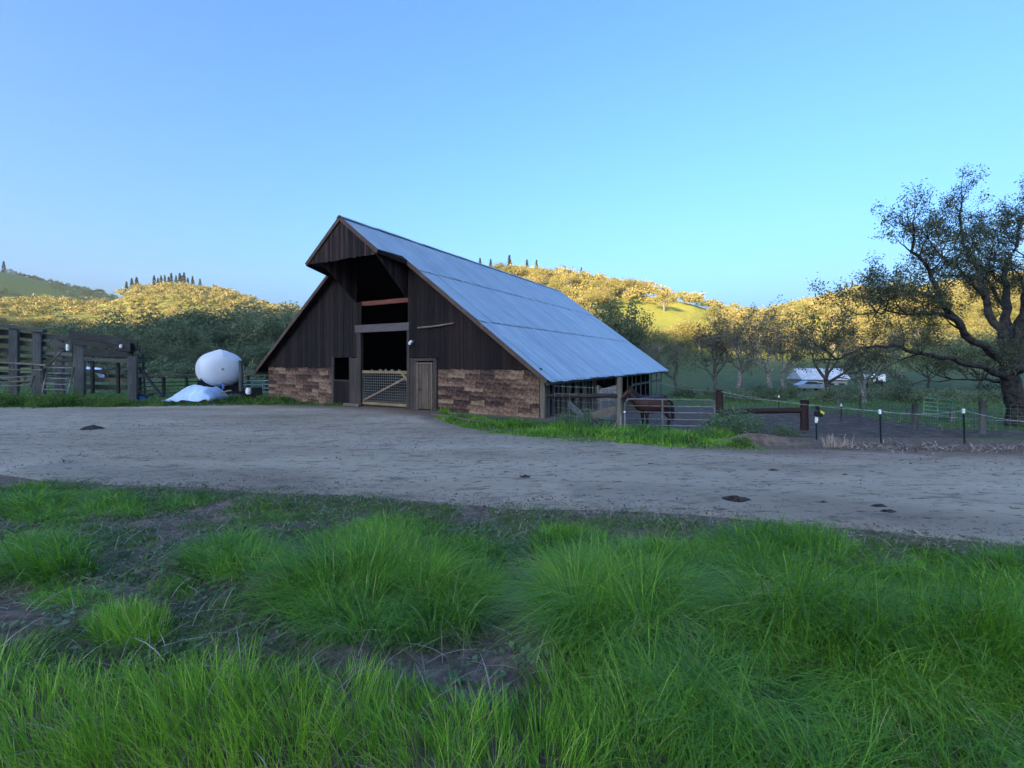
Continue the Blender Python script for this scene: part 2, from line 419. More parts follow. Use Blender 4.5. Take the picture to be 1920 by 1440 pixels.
def terrain(x, y):
    x = np.asarray(x, float); y = np.asarray(y, float)
    r = np.hypot(x, y) + 1e-6; az = np.degrees(np.arctan2(x, y))
    hc = np.interp(az, _az, _hc); r0 = np.interp(az, _az, _r0); rc = np.interp(az, _az, _rc); fh = np.interp(az, _az, _fh)
    t = (r - r0) / (rc - r0)
    up = np.where(t < 1, sstep(t, 0, 1) * .55 + np.clip(t, 0, 1) ** 1.15 * .45, 1)
    down = 1 - .5 * sstep(r, rc * 1.02, rc * 2.2)
    hill = hc * up * down
    far = fh * sstep(r, 620, 950) * (1 - .4 * sstep(r, 1050, 2200))
    z = np.maximum(hill, far)
    w = sstep(r, 100, 240)
    z = z + w * (9 * fbm(x * .011, y * .011, 3) + 3 * fbm(x * .05, y * .05, 2))
    # near bank the camera stands on
    d = (road_near(x) - y)
    bank = .92 * sstep(d, .0, 7.0)
    bank = bank * (1 - sstep(r, 40, 90)) + 0
    bw = sstep(d, -.2, 1.2)
    z = z + bank + bw * (1 - sstep(r, 25, 40)) * (.22 * fbm(x * .9, y * .9, 3) + .10 * fbm(x * 3.1, y * 3.1, 2))
    # paddock and the lower pasture on the right
    z = z - .5 * sstep(x, 3.6, 6.2) * sstep(y, 15.8, 20.5) * (1 - sstep(y, 40, 60))
    v = sstep(x, 8, 22) * sstep(y, 24, 62) * (1 - sstep(r, 85, 135))
    z = z - 1.75 * v
    z = z + .05 * fbm(x * .5, y * .5, 3) * sstep(y, 15, 26)
    return z
def road_mask(x, y):
    return sstep(y - road_near(x), -.1, .35) * sstep(road_far(x) - y, -.1, .35) * (np.abs(x) < 88)
def H(x, y): return float(terrain(x, y))

def PX(px, py, Y):      # a point seen at a pixel of the photograph, at depth Y
    return Vector(((px - 960) / F * Y, Y, CAMH - (py - HZ) / F * Y))
def G(px, py):          # the ground point seen at a pixel
    u = (px - 960) / F; w = -(py - HZ) / F
    Y = 1.2
    while Y < 900:
        if CAMH + w * Y <= H(u * Y, Y): break
        Y *= 1.004
    return Vector((u * Y, Y, H(u * Y, Y)))
def on(x, y, dz=0.0): return Vector((x, y, H(x, y) + dz))

th_front = np.radians(np.arange(-56, 56.01, .4)); th_back = np.radians(np.arange(59, 304 - .01, 3.5))
TH = np.concatenate([th_front, th_back]); nT = len(TH)
R = [0.7]
while R[-1] < 1650: R.append(R[-1] * 1.0255)
R = np.array(R); nR = len(R)
rr, tt = np.meshgrid(R, TH, indexing='ij')
gx, gy = rr * np.sin(tt), rr * np.cos(tt)
gz = terrain(gx, gy) - .045 * road_mask(gx, gy)
V = np.stack([gx, gy, gz], -1).reshape(-1, 3)
i, j = np.meshgrid(np.arange(nR - 1), np.arange(nT), indexing='ij'); j2 = (j + 1) % nT
quads = np.stack([i * nT + j, i * nT + j2, (i + 1) * nT + j2, (i + 1) * nT + j], -1).reshape(-1, 4)[:, ::-1]
V = np.vstack([V, [[0, 0, H(0, 0)]]]); ctr = len(V) - 1
tris = np.stack([np.full(nT, ctr), (np.arange(nT) + 1) % nT, np.arange(nT)], -1)
me = npmesh('ground', V, [quads, tris])
X, Yv = V[:, 0], V[:, 1]; rad = np.hypot(X, Yv); azv = np.degrees(np.arctan2(X, Yv))
dn = road_near(X) - Yv; df = Yv - road_far(X)
dirt = np.clip(sstep(dn, 2.6, .0) * .9 + (dn > -.6) * (rad < 40) * (.78 + .9 * fbm(X * .55, Yv * .55, 3)), 0, 1) * (dn > -3)
dirt = np.maximum(dirt, (1 - sstep(df, .2, 1.6)) * (df > -1) * .75); dirt = np.maximum(dirt, sstep(X, 7.5, 9) * (1 - sstep(df, 1.4, 2.8)) * (df > -1))
inb = ((X + 7.79) * .8716 - (Yv - 25.05) * .4901, (X + 7.79) * .4901 + (Yv - 25.05) * .8716)
dirt = np.maximum(dirt, ((inb[0] > -10) & (inb[0] < 11) & (inb[1] > -.6) & (inb[1] < 27)) * 1.0)
mud = sstep(X, 4.0, 5.6) * sstep(Yv, 14.2, 15.6) * (1 - sstep(Yv, 25.5 + .12 * X, 30 + .12 * X)) * (1 - sstep(X, 17 + .0 * X, 22))
mead = sstep(rad, 120, 200) * (.55 + .45 * sstep(azv, -25, 0))
zone = np.stack([dirt, mud, mead, np.ones_like(dirt)], -1).astype(np.float32)
ca = me.color_attributes.new('zone', 'FLOAT_COLOR', 'POINT'); ca.data.foreach_set('color', zone.ravel())
tag(link('ground', me, M['ground'], None, True), kind='structure')

# the dirt road with the apron before the barn
xs = np.concatenate([np.arange(-88, -30, 1.2), np.arange(-30, 22, .16), np.arange(22, 88, 1.2)])
nv = 64
tv = np.linspace(0, 1, nv)
yn = road_near(xs) - .25 + 1.3 * fbm(xs * .45, xs * 0 + 3, 4); yf = road_far(xs) + .35 * fbm(xs * .8, xs * 0 + 9, 3)
rx = np.repeat(xs[:, None], nv, 1); ry = yn[:, None] + (yf - yn)[:, None] * tv[None]
edge = np.minimum(tv, 1 - tv)[None] * (yf - yn)[:, None]
rz = terrain(rx, ry) + .012 + .05 * fbm(rx * .35, ry * .9, 3) * sstep(edge, 0, 1.5) + .018 * fbm(rx * 2.2, ry * 4, 2) * sstep(edge, 0, .6) - .05 * (1 - sstep(edge, 0, .35))
nx = len(xs)
i, j = np.meshgrid(np.arange(nx - 1), np.arange(nv - 1), indexing='ij')
q = np.stack([i * nv + j, (i + 1) * nv + j, (i + 1) * nv + j + 1, i * nv + j + 1], -1).reshape(-1, 4)
me = npmesh('dirt_road', np.stack([rx, ry, rz], -1).reshape(-1, 3), [q])
fe = (1 - tv)[None] * (yf - yn)[:, None]
red = (1 - sstep(fe, .2, 2.2)) * sstep(rx, 2, 7) + (1 - sstep(fe, .3, 2.6)) * sstep(rx, -16, -12) * (1 - sstep(rx, -4, -2))
grv = (1 - sstep(np.abs(ry - (yn + 1.0)[:, None]), .2, 1.3)) * .45 * (vnoise(rx * .4, ry * .4) > .35) + (1 - sstep(fe, .6, 2.4)) * .5 * (rx < 3) * (rx > -5)
cw = np.clip((ry - (yn)[:, None]) , 0, 40); trk = sum(np.exp(-((cw - c_ - .5 * np.sin(rx * .13 + c_)) / .38) ** 2) for c_ in (2.1, 3.9, 5.4, 7.1)) * np.clip(2.2 * vnoise(rx * .25, ry * 1.1) - .5, 0, 1)
zc = np.stack([np.clip(red, 0, 1), np.clip(grv, 0, 1), np.clip(.55 * trk, 0, .55), 0 * red + 1], -1).astype(np.float32)
ca = me.color_attributes.new('zone', 'FLOAT_COLOR', 'POINT'); ca.data.foreach_set('color', zc.ravel())
tag(link('dirt_road', me, M['road'], None, True), kind='structure')
# ------------------------------------------------------------------ the barn (local: x along the gable, y into the barn)
barn = empty('barn', (-7.79, 25.05, 0), math.atan2(-.4901, .8716),
             'dark weathered timber barn with steep grey metal roof and projecting hay hood', 'barn')
RZ, RT, EZ, LT, EZL, LEN = 9.94, 10.9, 1.72, -10.1, 1.87, 26.2
SR, SL = (RZ - EZ) / RT, (RZ - EZL) / -LT
def roofz(t): return RZ - SR * t if t > 0 else RZ + SL * t
HS, RS = -2.1, -.42          # front of the hood, front of the main rakes
mb = MB()
for pl in ([(0, HS), (2.66, HS), (3.05, RS), (RT, RS), (RT, LEN), (0, LEN)], [(0, LEN), (LT, LEN), (LT, RS), (-2.95, RS), (-2.62, HS), (0, HS)]):
    mb.prism([(t, s, roofz(t) - .10) for t, s in pl], (0, 0, .07))
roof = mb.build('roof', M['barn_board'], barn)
# metal sheets
slR = math.hypot(RT, RZ - EZ); slL = math.hypot(LT, RZ - EZL)
PW, PLEN = .665, 4.66
P = []
for k in range(2):
    row = []
    for j in range(25):
        y = PW * 1.015 * j / 24
        row.append((PLEN * k, y, .006 + .022 * k + .0065 * math.cos(2 * math.pi * j / 4)))
    P.append(row)
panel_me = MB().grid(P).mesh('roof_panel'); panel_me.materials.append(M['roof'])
def panel(t_at, s_at, side, sx=1.0, sy=1.0, jit=0.0):
    o = bpy.data.objects.new('roof_panel', panel_me); C.objects.link(o); o.parent = roof
    sl = SR if side > 0 else SL
    c = 1 / math.hypot(1, sl); sn = sl * c
    if side > 0: m = Matrix(((c, 0, sn), (0, 1, 0), (-sn, 0, c)))
    else: m = Matrix(((-c, 0, -sn), (0, -1, 0), (-sn, 0, c)))
    q = Matrix.Rotation(jit, 3, 'Z')
    o.matrix_local = Matrix.Translation((t_at, s_at, roofz(t_at) - .025)) @ (m @ q).to_4x4() @ Matrix.Diagonal((sx, sy, 1, 1))
    return o
ncol = int(round((LEN - RS) / PW))
for side, sl_len, tmax in ((1, slR, RT), (-1, slL, -LT)):
    for c in range(ncol):
        s = RS + c * (LEN - RS) / ncol
        for k in range(3):
            f0 = (0, .332, .668)[k]
            t0 = tmax * f0
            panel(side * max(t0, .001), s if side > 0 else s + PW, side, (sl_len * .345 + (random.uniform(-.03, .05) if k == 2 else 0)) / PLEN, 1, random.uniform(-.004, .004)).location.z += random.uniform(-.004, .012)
    for c in range(3):
        s = HS + c * (RS - HS) / 3
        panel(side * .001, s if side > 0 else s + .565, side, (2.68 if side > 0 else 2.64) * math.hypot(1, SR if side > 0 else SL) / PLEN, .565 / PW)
for c in range(22):          # ridge caps, slightly uneven
    s0 = HS - .05 + c * (LEN - HS + .05) / 22; s1 = s0 + (LEN - HS) / 22 + .06
    dz = random.uniform(0, .025)
    P = []
    for s in (s0, s1):
        P.append([(x, s, RZ + .035 + dz - abs(x) * .72 + .012 * (s == s0)) for x in (-.22, -.12, -.04, .04, .12, .22)])
    bevel(MB().grid(P).build('ridge_cap', M['roof'], roof), .003)
# fascia, rakes
def part(name, mat, parent, fn, bev=0):
    m = MB(); fn(m); o = m.build(name, M[mat], parent)
    if bev: bevel(o, bev)
    return o
part('fascia', 'weathered', barn, lambda m: m.beam((RT - .03, RS, EZ - .16), (RT - .03, LEN, EZ - .16), .04, .17))
part('fascia', 'weathered', barn, lambda m: m.beam((LT + .03, RS, EZL - .16), (LT + .03, LEN, EZL - .16), .04, .17))
def rake(t0, t1, s, w=.2):
    part('rake_board', 'trim', barn, lambda m: m.beam((t0, s, roofz(t0) - .11), (t1, s, roofz(t1) - .11), .045, w), .006)
rake(3.02, RT - .02, RS - .025); rake(-2.92, LT + .02, RS - .025)
rake(.02, 2.68, HS - .025); rake(-.02, -2.64, HS - .025)
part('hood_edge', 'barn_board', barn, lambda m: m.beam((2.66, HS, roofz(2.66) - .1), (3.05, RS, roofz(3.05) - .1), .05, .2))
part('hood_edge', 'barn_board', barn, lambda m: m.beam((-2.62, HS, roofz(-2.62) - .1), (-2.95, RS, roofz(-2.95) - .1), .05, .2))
# front wall: hidden girts carry the boards
wall = MB()
for z in (3.0, 4.2, 5.4, 6.6):
    t1 = (RZ - z - .4) / SR; t0 = -(RZ - z - .4) / SL
    wall.box(max(t0, -9.3), -1.2, .01, .13, z - .07, z + .07); wall.box(2.72, min(t1, 10.5), .01, .13, z - .07, z + .07)
front = wall.build('front_wall', M['old_post'], barn)
def vboard(t0, t1, z0, y=-.015, mat='barn_board', parent=None, zt=None, name='wall_board', th=.028):
    a, b = (roofz(t0) - .13, roofz(t1) - .13) if zt is None else (zt, zt)
    if t0 < 0 < t1: t1 = -.001; b = roofz(t1) - .13
    if min(a, b) - z0 < .05: return
    y = y + random.uniform(-.009, .009)
    return MB().prism([(t0, y, z0), (t1, y, z0), (t1, y, b), (t0, y, a)], (0, th, 0)).build(name, M[mat], parent or front)
t = -9.5
while t < 10.5:
    w = random.uniform(.20, .30); t1 = t + w - random.uniform(.004, .014)
    if t < -.74 < t1: t1 = -.745
    if -.75 <= t < 2.69: t = 2.69; continue
    z0 = 2.12 + random.uniform(-.04, .02)
    if -3.08 < t1 and t < -1.62: z0 = 2.72
    elif -1.62 <= t < -.74: z0 = 2.74
    elif 2.6 < t < 4.6: z0 = 2.68 + random.uniform(-.02, .02)
    if -1.3 < t < -.7: vboard(t, t1, z0, zt=5.8)
    else: vboard(t, t1, z0)
    t += w
# horizontal rough siding low on both sides of the doors
back = part('wall_backing', 'siding_dark', barn, lambda m: (m.box(-9.35, -3.1, .04, .1, -.3, 2.2), m.box(4.64, 10.4, .04, .1, -.3, 2.2)))
sh_meshes = []
for k in range(10):
    n = 7; w = 1.0; P = []
    top = [.5 + .03 * random.uniform(-1, 1) for _ in range(n)]; bot = [-.5 + .16 * random.uniform(-1, 1) for _ in range(n)]
    yb = [-.018 - .014 * random.random() for _ in range(n)]
    rows = [[(-.5 + i / (n - 1), 0.0, top[i]) for i in range(n)], [(-.5 + i / (n - 1), -.012 - .012 * random.random(), .2 * random.uniform(-.4, .6)) for i in range(n)], [(-.5 + i / (n - 1), yb[i], bot[i]) for i in range(n)], [(-.5 + i / (n - 1), .004, bot[i]) for i in range(n)]]
    me_ = MB().grid(rows[::-1]).mesh('siding_piece'); me_.materials.append(M['siding']); sh_meshes.append(me_)
def shakes(t0, t1, rows=10, top=2.14):
    rh = top / rows
    for r in range(rows):
        t = t0
        while t < t1 - .05:
            w = random.uniform(.45, 1.1)
            if t + w > t1 - .2: w = t1 - t
            o = bpy.data.objects.new('siding_piece', random.choice(sh_meshes)); C.objects.link(o); o.parent = back
            o.location = (t + w / 2, .032 + random.uniform(-.012, 0), rh * (r + .5) + random.uniform(-.015, .015))
            o.scale = (w * .99, 1.2, rh * 1.16 * random.uniform(.92, 1.04))
            o.rotation_euler = (0, random.uniform(-.012, .012), 0)
            t += w
shakes(-9.33, -3.12); shakes(4.66, 10.3)
# hay hood: front triangle, cheeks, soffit
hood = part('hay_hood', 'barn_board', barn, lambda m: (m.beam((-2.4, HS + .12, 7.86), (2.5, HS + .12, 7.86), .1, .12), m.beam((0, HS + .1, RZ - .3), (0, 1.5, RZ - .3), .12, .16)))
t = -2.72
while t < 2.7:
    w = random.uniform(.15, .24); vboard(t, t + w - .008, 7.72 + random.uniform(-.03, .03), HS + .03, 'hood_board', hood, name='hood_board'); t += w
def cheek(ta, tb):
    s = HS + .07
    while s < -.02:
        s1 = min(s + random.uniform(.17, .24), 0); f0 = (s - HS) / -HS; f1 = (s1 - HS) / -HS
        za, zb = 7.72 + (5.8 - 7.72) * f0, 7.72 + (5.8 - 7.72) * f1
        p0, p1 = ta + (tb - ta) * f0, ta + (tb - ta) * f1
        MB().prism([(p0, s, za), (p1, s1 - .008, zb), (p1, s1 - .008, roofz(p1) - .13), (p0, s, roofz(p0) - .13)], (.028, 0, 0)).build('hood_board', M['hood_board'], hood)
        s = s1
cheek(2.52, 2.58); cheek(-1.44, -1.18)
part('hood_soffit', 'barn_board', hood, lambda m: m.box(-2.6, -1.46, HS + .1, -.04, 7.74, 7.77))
# door bay
def post(t0, t1, z0, z1, mat='old_post', y0=-.09, y1=.12, name='post', bev=.012):
    return part(name, mat, barn, lambda m: m.box(t0, t1, y0, y1, z0, z1), bev)
post(-1.05, -.72, -.3, 4.12, 'old_post'); post(2.67, 2.86, -.3, 4.12, 'old_post')
post(-1.6, -1.08, -.3, 2.7, 'old_post', -.06, .05, 'plank'); 
for a, b in ((2.88, 3.12), (3.125, 3.34)): post(a, b, -.3, 2.64, 'old_post', -.065, .04, 'plank', .004)
for a, b in ((4.42, 4.64),): post(a, b, -.3, 2.64, 'old_post', -.075, .04, 'plank', .004)
post(2.88, 4.64, 2.52, 2.66, 'old_post', -.1, -.07, 'door_header', .006)
part('lintel', 'lintel', barn, lambda m: m.box(-1.1, 2.9, -.17, -.02, 4.1, 4.52), .012)
part('cross_beam', 'red_beam', barn, lambda m: m.box(-.9, 2.7, .1, .3, 5.62, 5.86), .01)
post(-3.12, -2.98, -.3, 2.78, 'old_post', -.07, .05, 'window_jamb'); post(-1.68, -1.6, -.3, 2.74, 'old_post', -.066, .05, 'window_jamb')
hatch = part('hatch', 'old_post', barn, lambda m: m.box(-2.97, -1.69, -.075, -.045, 1.36, 1.44), .006)
for k in range(5):
    a = -2.97 + k * .256
    part('plank', 'barn_board', hatch, lambda m: m.box(a, a + .248, -.05 + random.uniform(-.008, .008), -.02, .05 + random.uniform(0, .04), 1.36))
door = part('door', 'door', barn, lambda m: m.box(3.42, 4.31, .0, .02, .08, 2.36))
for k in range(4):
    a = 3.42 + k * .2225
    part('plank', 'door', door, lambda m: m.box(a, a + .217, -.03 + random.uniform(-.004, .004), -.002, .07, 2.37), .004)
part('handle', 'dark_steel', door, lambda m: (m.tube([(3.55, -.035, 1.06), (3.55, -.09, 1.06)], .025, 8), m.tube([(3.55, -.085, 1.0), (3.55, -.085, 1.14)], .02, 6)))
for a, b, z0, z1 in ((3.35, 3.415, .0, 2.44), (4.315, 4.37, .0, 2.44), (3.415, 4.315, 2.38, 2.44)):
    part('door_trim', 'brace', barn, lambda m: m.box(a, b, -.085, -.01, z0, z1), .004)
# mesh gate in the doorway
gate = part('door_gate', 'fresh_wood', barn, lambda m: m.box(-.72, 2.66, .02, .09, 1.84, 1.99), .006)
part('bottom_rail', 'fresh_wood', gate, lambda m: m.box(-.72, 2.66, .02, .09, .10, .25), .006)
part('side_rail', 'old_post', gate, lambda m: m.box(-.72, -.6, .025, .085, .25, 1.84)); part('side_rail', 'old_post', gate, lambda m: m.box(2.55, 2.66, .025, .085, .25, 1.84))
part('diagonal_brace', 'brace', gate, lambda m: m.beam((-.6, .0, .32), (2.5, .0, 1.62), .04, .11))
part('corner_brace', 'fresh_wood', gate, lambda m: m.beam((2.2, -.01, 1.96), (2.66, -.01, 1.5), .05, .15))
wm = MB()
for k in range(22): x = -.58 + k * .148; wm.tube([(x, .05, .26), (x, .05, 1.84)], .008, 4, False)
for k in range(11): z = .32 + k * .142; wm.tube([(-.6, .05, z), (2.55, .05, z)], .008, 4, False)
wm.build('wire_mesh', M['wire'], gate)
for x in (-.05, .55, 1.0, 1.42, 1.95): part('cap', 'weathered', gate, lambda m: m.box(x, x + random.uniform(.12, .2), .03, .08, 1.993, 2.07), .01)
part('threshold', 'grey_post', barn, lambda m: m.beam((-1.7, -.35, .07), (-.5, -.3, .07), .26, .16), .02)
part('lamp', 'white_plastic', barn, lambda m: (m.tube([(3.02, -.01, 3.52), (3.02, -.1, 3.52)], [.05, .05], 8), m.tube([(3.02, -.1, 3.56), (3.0, -.2, 3.42), (2.98, -.24, 3.36)], [.06, .09, .04], 10)))
part('pole', 'brace', barn, lambda m: m.tube([(3.45, -.1, 4.22), (4.4, -.12, 4.25), (5.72, -.1, 4.36)], [.05, .045, .04], 7))
# corner post, side walls, slats below the right eave
post(10.36, 10.6, -.3, 1.9, 'grey_post', -.05, .2, 'corner_post')
def slat(s, w, z1, mat='grey_post', t=10.45, z0=-.5):
    part('slat', mat, barn, lambda m: m.box(t, t + .05, s, s + w, z0, z1), .004)
s = .5
for k in range(13):
    slat(s, random.uniform(.15, .22), 1.72, random.choice(['grey_post', 'weathered', 'grey_post']), 10.45 + random.uniform(-.03, .03)); s += random.uniform(.46, .62)
for s in (11.2, 12.4, 13.9, 15.2, 16.3, 17.8, 19.4, 21.5, 23.6, 25.7):
    slat(s, random.uniform(.14, .3), 1.72, random.choice(['grey_post', 'weathered']), 10.42, -.9)
part('side_rail', 'weathered', barn, lambda m: m.beam((10.4, 15.5, .75), (10.4, 26, .75), .05, .16))
part('side_rail', 'old_post', barn, lambda m: m.beam((10.38, .2, 1.6), (10.38, 26, 1.6), .08, .14))
part('side_wall', 'barn_board', barn, lambda m: m.box(-9.4, -9.33, .05, LEN - .1, -.4, roofz(-9.4) - .12))
part('back_wall', 'barn_board', barn, lambda m: m.prism([(-9.4, LEN - .25, -.5), (9.3, LEN - .25, -1), (9.3, LEN - .25, roofz(9.3) - .14), (0, LEN - .25, RZ - .14), (-9.4, LEN - .25, roofz(-9.4) - .14)], (0, .06, 0)))
part('stall_wall', 'barn_board', barn, lambda m: m.box(6.15, 6.22, .4, LEN - .4, -.6, 3.2))
for k in range(8):
    part('rafter', 'old_post', barn, lambda m: m.beam((6.3, 1.5 + 3.3 * k, roofz(6.3) - .2), (RT - .06, 1.5 + 3.3 * k, EZ - .2), .06, .14))
    part('inner_post', 'old_post', barn, lambda m: m.box(6.25, 6.45, 1.4 + 3.3 * k, 1.6 + 3.3 * k, -.6, roofz(6.4) - .24))

# two old planks lying on the grass before the siding
for (a, b) in (((815, 781), (915, 797)), ((845, 778), (880, 783))):
    p, q = G(*a), G(*b)
    tag(bevel(MB().beam(p + Vector((0, 0, .09)), q + Vector((0, 0, .08)), .2, .09).build('loose_plank', M['grey_post']), .01),
        'long grey plank lying along the road edge before the siding' if a[0] == 815 else 'short grey plank lying in weeds between the long plank and siding', 'plank')
# ------------------------------------------------------------------ right of the barn: posts, rails, gate, horse
def log_post(name, px, Y, top_py, r, mat, label, dz=-.3, group=None):
    x = (px - 960) / F * Y; z1 = CAMH - (top_py - HZ) / F * Y; z0 = H(x, Y) + dz
    n = 6; pts = [(x + random.uniform(-.012, .012), Y, z0 + (z1 - z0) * k / n) for k in range(n + 1)]
    o = MB().tube(pts, [r * random.uniform(.95, 1.05) for _ in pts], 12).build(name, M[mat], None, True)
    return tag(bevel(o, .01), label, 'post', group)
log_post('fence_post', 1162, 17.6, 707, .115, 'grey_post', 'tall pale peeled log post between the rail and the pipe gate')
log_post('fence_post', 1349, 17.3, 731, .13, 'red_post', 'brown round fence post at the far end of the pipe gate, behind the bush')
log_post('fence_post', 1508, 17.0, 750, .14, 'red_post', 'short stout red-brown post ending the log rail by the muddy paddock')
def rail(p, q, r, mat, label):
    p, q = Vector(p), Vector(q); n = 7
    pts = [p.lerp(q, k / n) + Vector((0, random.uniform(-.01, .01), random.uniform(-.012, .012))) for k in range(n + 1)]
    return tag(MB().tube(pts, [r * random.uniform(.92, 1.06) for _ in pts], 10).build('fence_rail', M[mat], None, True), label, 'rail')
rail(PX(1028, 742, 19.6), PX(1160, 742, 17.6), .095, 'rail', 'dark log rail running from the barn corner to the pale log post')
rail(PX(1350, 772, 17.28), PX(1507, 769, 17.0), .1, 'red_post', 'dark red log rail between the two brown posts')

# pipe gate
gp = PX(1172, 748, 17.5); gq = PX(1340, 752, 17.3)
g = empty('pipe_gate', (gp.x, gp.y, H(gp.x, gp.y)), 0, 'silver tubular steel farm gate in front of the brown horse', 'gate')
W = (gq - gp).length; zt = gp.z - H(gp.x, gp.y); zb = .0
gdir = (gq - gp).normalized()
def gpt(u, z): return (gdir.x * u, gdir.y * u, z)
zs = [zt, zt - .26, zt - .50, zt - .76, zt - 1.0, zt - 1.2]
zs = [z for z in zs]
MB().tube([gpt(0, zs[-1]), gpt(0, zt - .15), gpt(.05, zt - .04), gpt(.15, zt), gpt(W - .15, zt - .03), gpt(W - .05, zt - .07), gpt(W, zt - .18), gpt(W, zs[-1] - .03)], .027, 8).build('frame', M['pipe'], g, True)
for k, z in enumerate(zs[1:]):
    MB().tube([gpt(0, z), gpt(W, z - .03)], .021, 8).build('bar', M['pipe'], g, True)
MB().beam(gpt(W * .42, zs[-1]), gpt(W * .42, zt), .06, .02).build('upright', M['pipe'], g)
MB().box(-.05, .02, -.03, .03, zt - .53, zt - .47).build('latch', M['white_plastic'], g)
MB().tube([(-.16, 0, -.1), (-.16, 0, zt + .05)], .03, 8).build('hinge_post', M['pipe'], g, True)

# wire field fence panel before the slatted barn side
wf = MB(); a, b = PX(1040, 780, 19.2), PX(1158, 792, 17.75)
for k in range(5): wf.tube([(a.x, a.y, .25 + .3 * k), (b.x, b.y, .22 + .3 * k)], .006, 4, False)
for k in range(9): f = k / 8; x, y = a.x + (b.x - a.x) * f, a.y + (b.y - a.y) * f; wf.tube([(x, y, 0), (x, y, 1.5)], .005, 4, False)
tag(wf.build('wire_panel', M['wire']), 'thin wire netting strung below and above the dark log rail', 'wire fence')

# weathered feed boards
fb = empty('feed_bunk', tuple(on(*PX(1138, 760, 19.0).xy)), 0, 'pale grey weathered board feed bunk standing behind the log rail', 'feeder')
org = Vector(fb.location)
for k in range(4):
    z0 = .12 + .33 * k
    pl = [PX(1122, 0, 19.2), PX(1156, 0, 18.8)]
    a = Vector((pl[0].x, pl[0].y, 0)) - Vector((org.x, org.y, 0)); b = Vector((pl[1].x, pl[1].y, 0)) - Vector((org.x, org.y, 0))
    s0, s1 = (0, 0) if k < 3 else (-.1, .12)
    MB().prism([(a.x, a.y, z0), (b.x, b.y, z0), (b.x, b.y, z0 + .31 + s1), (a.x, a.y, z0 + .31 + s0)], (.02, .04, 0)).build('board', M['weathered'], fb)
for f in (a, b): MB().box(f.x - .05, f.x + .05, f.y + .05, f.y + .15, -.3, 1.5).build('upright', M['grey_post'], fb)
def plank(name, p, q, w, h, mat, label, up=(0, 0, 1), cat='plank'):
    return tag(bevel(MB().beam(p, q, w, h, up).build(name, M[mat]), .006), label, cat)
plank('loose_plank', PX(1100, 783, 18.2), PX(1160, 766, 17.9), .06, .28, 'grey_post', 'wide grey board lying tilted on edge below the feed bunk')
plank('loose_plank', PX(1066, 757, 17.9), PX(1120, 803, 16.9), .26, .05, 'weathered', 'grey plank leaning steeply into the weeds by the log rail', (0, 1, .6))
plank('loose_board', PX(1070, 753, 18.05), PX(1126, 801, 17.05), .06, .12, 'dark_steel', 'dark narrow board leaning beside the grey plank', (0, 1, .6))

# horse, standing side-on with its head to the barn
def skin_mesh(name, verts, edges, radii, mats, root=0, sub=2):
    me = bpy.data.meshes.new(name); me.from_pydata(verts, edges, []); o = bpy.data.objects.new(name, me); C.objects.link(o)
    md = o.modifiers.new('skin', 'SKIN'); md.use_smooth_shade = True
    sv = me.skin_vertices[0].data
    for k, r in enumerate(radii): sv[k].radius = r if isinstance(r, tuple) else (r, r)
    sv[root].use_root = True
    sd = o.modifiers.new('sub', 'SUBSURF'); sd.levels = sub; sd.render_levels = sub
    dg = bpy.context.evaluated_depsgraph_get(); new = bpy.data.meshes.new_from_object(o.evaluated_get(dg))
    bpy.data.objects.remove(o)
    return new
# local: +x towards the tail, head at -x; withers height 1.42
hv = [(0, 0, 1.06), (.42, 0, 1.12), (.72, 0, 1.12), (-.42, 0, 1.06), (-.66, 0, 1.1),          # barrel, croup, chest, shoulder
      (-.84, 0, 1.34), (-1.02, 0, 1.58), (-1.12, 0, 1.72), (-1.26, 0, 1.62), (-1.44, 0, 1.42), (-1.54, 0, 1.30),   # neck, poll, head, muzzle
      ]
hr = [(.36, .42), (.35, .41), (.31, .37), (.34, .41), (.27, .37), (.18, .29), (.13, .22), (.10, .15), (.09, .125), (.07, .085), (.055, .065)]
he = [(0, 1), (1, 2), (0, 3), (3, 4), (4, 5), (5, 6), (6, 7), (7, 8), (8, 9), (9, 10)]
for sy, dx in ((.15, 0), (-.15, .1)):
    b = len(hv)
    hv += [(-.50 + dx, sy, .86), (-.52 + dx, sy, .64), (-.50 + dx, sy, .42), (-.51 + dx, sy, .14), (-.54 + dx, sy, .04)]
    hr += [.13, .085, .062, .045, .055]
    he += [(3, b), (b, b + 1), (b + 1, b + 2), (b + 2, b + 3), (b + 3, b + 4)]
    b = len(hv)
    hv += [(.58 - dx, sy, .92), (.52 - dx, sy, .72), (.70 - dx, sy, .50), (.66 - dx, sy, .16), (.62 - dx, sy, .04)]
    hr += [.17, .11, .07, .046, .055]
    he += [(2, b), (b, b + 1), (b + 1, b + 2), (b + 2, b + 3), (b + 3, b + 4)]
body = skin_mesh('horse', hv, he, hr, None)
body.materials.append(M['horse']); body.materials.append(M['horse_dark'])
mi = np.zeros(len(body.polygons), dtype=np.int32)
for p in body.polygons:
    if p.center.z < .52 or p.center.x < -1.47: mi[p.index] = 1
body.polygons.foreach_set('material_index', mi)
hx, hy = (1228 - 960) / F * 20.0, 20.0
horse = bpy.data.objects.new('horse', body); C.objects.link(horse)
horse.location = (hx, hy, H(hx, hy)); horse.rotation_euler = (0, 0, math.radians(4)); horse.scale = (1.0, 1.0, .98)
tag(horse, 'chestnut brown horse standing side-on behind the tubular gate', 'horse')
MB().tube([(.58, 0, 1.30), (.74, 0, 1.20), (.80, 0, .88), (.80, 0, .5), (.78, 0, .34)], [.05, .07, .095, .08, .02], 8).build('tail', M['horse_dark'], horse, True)
mm = MB()
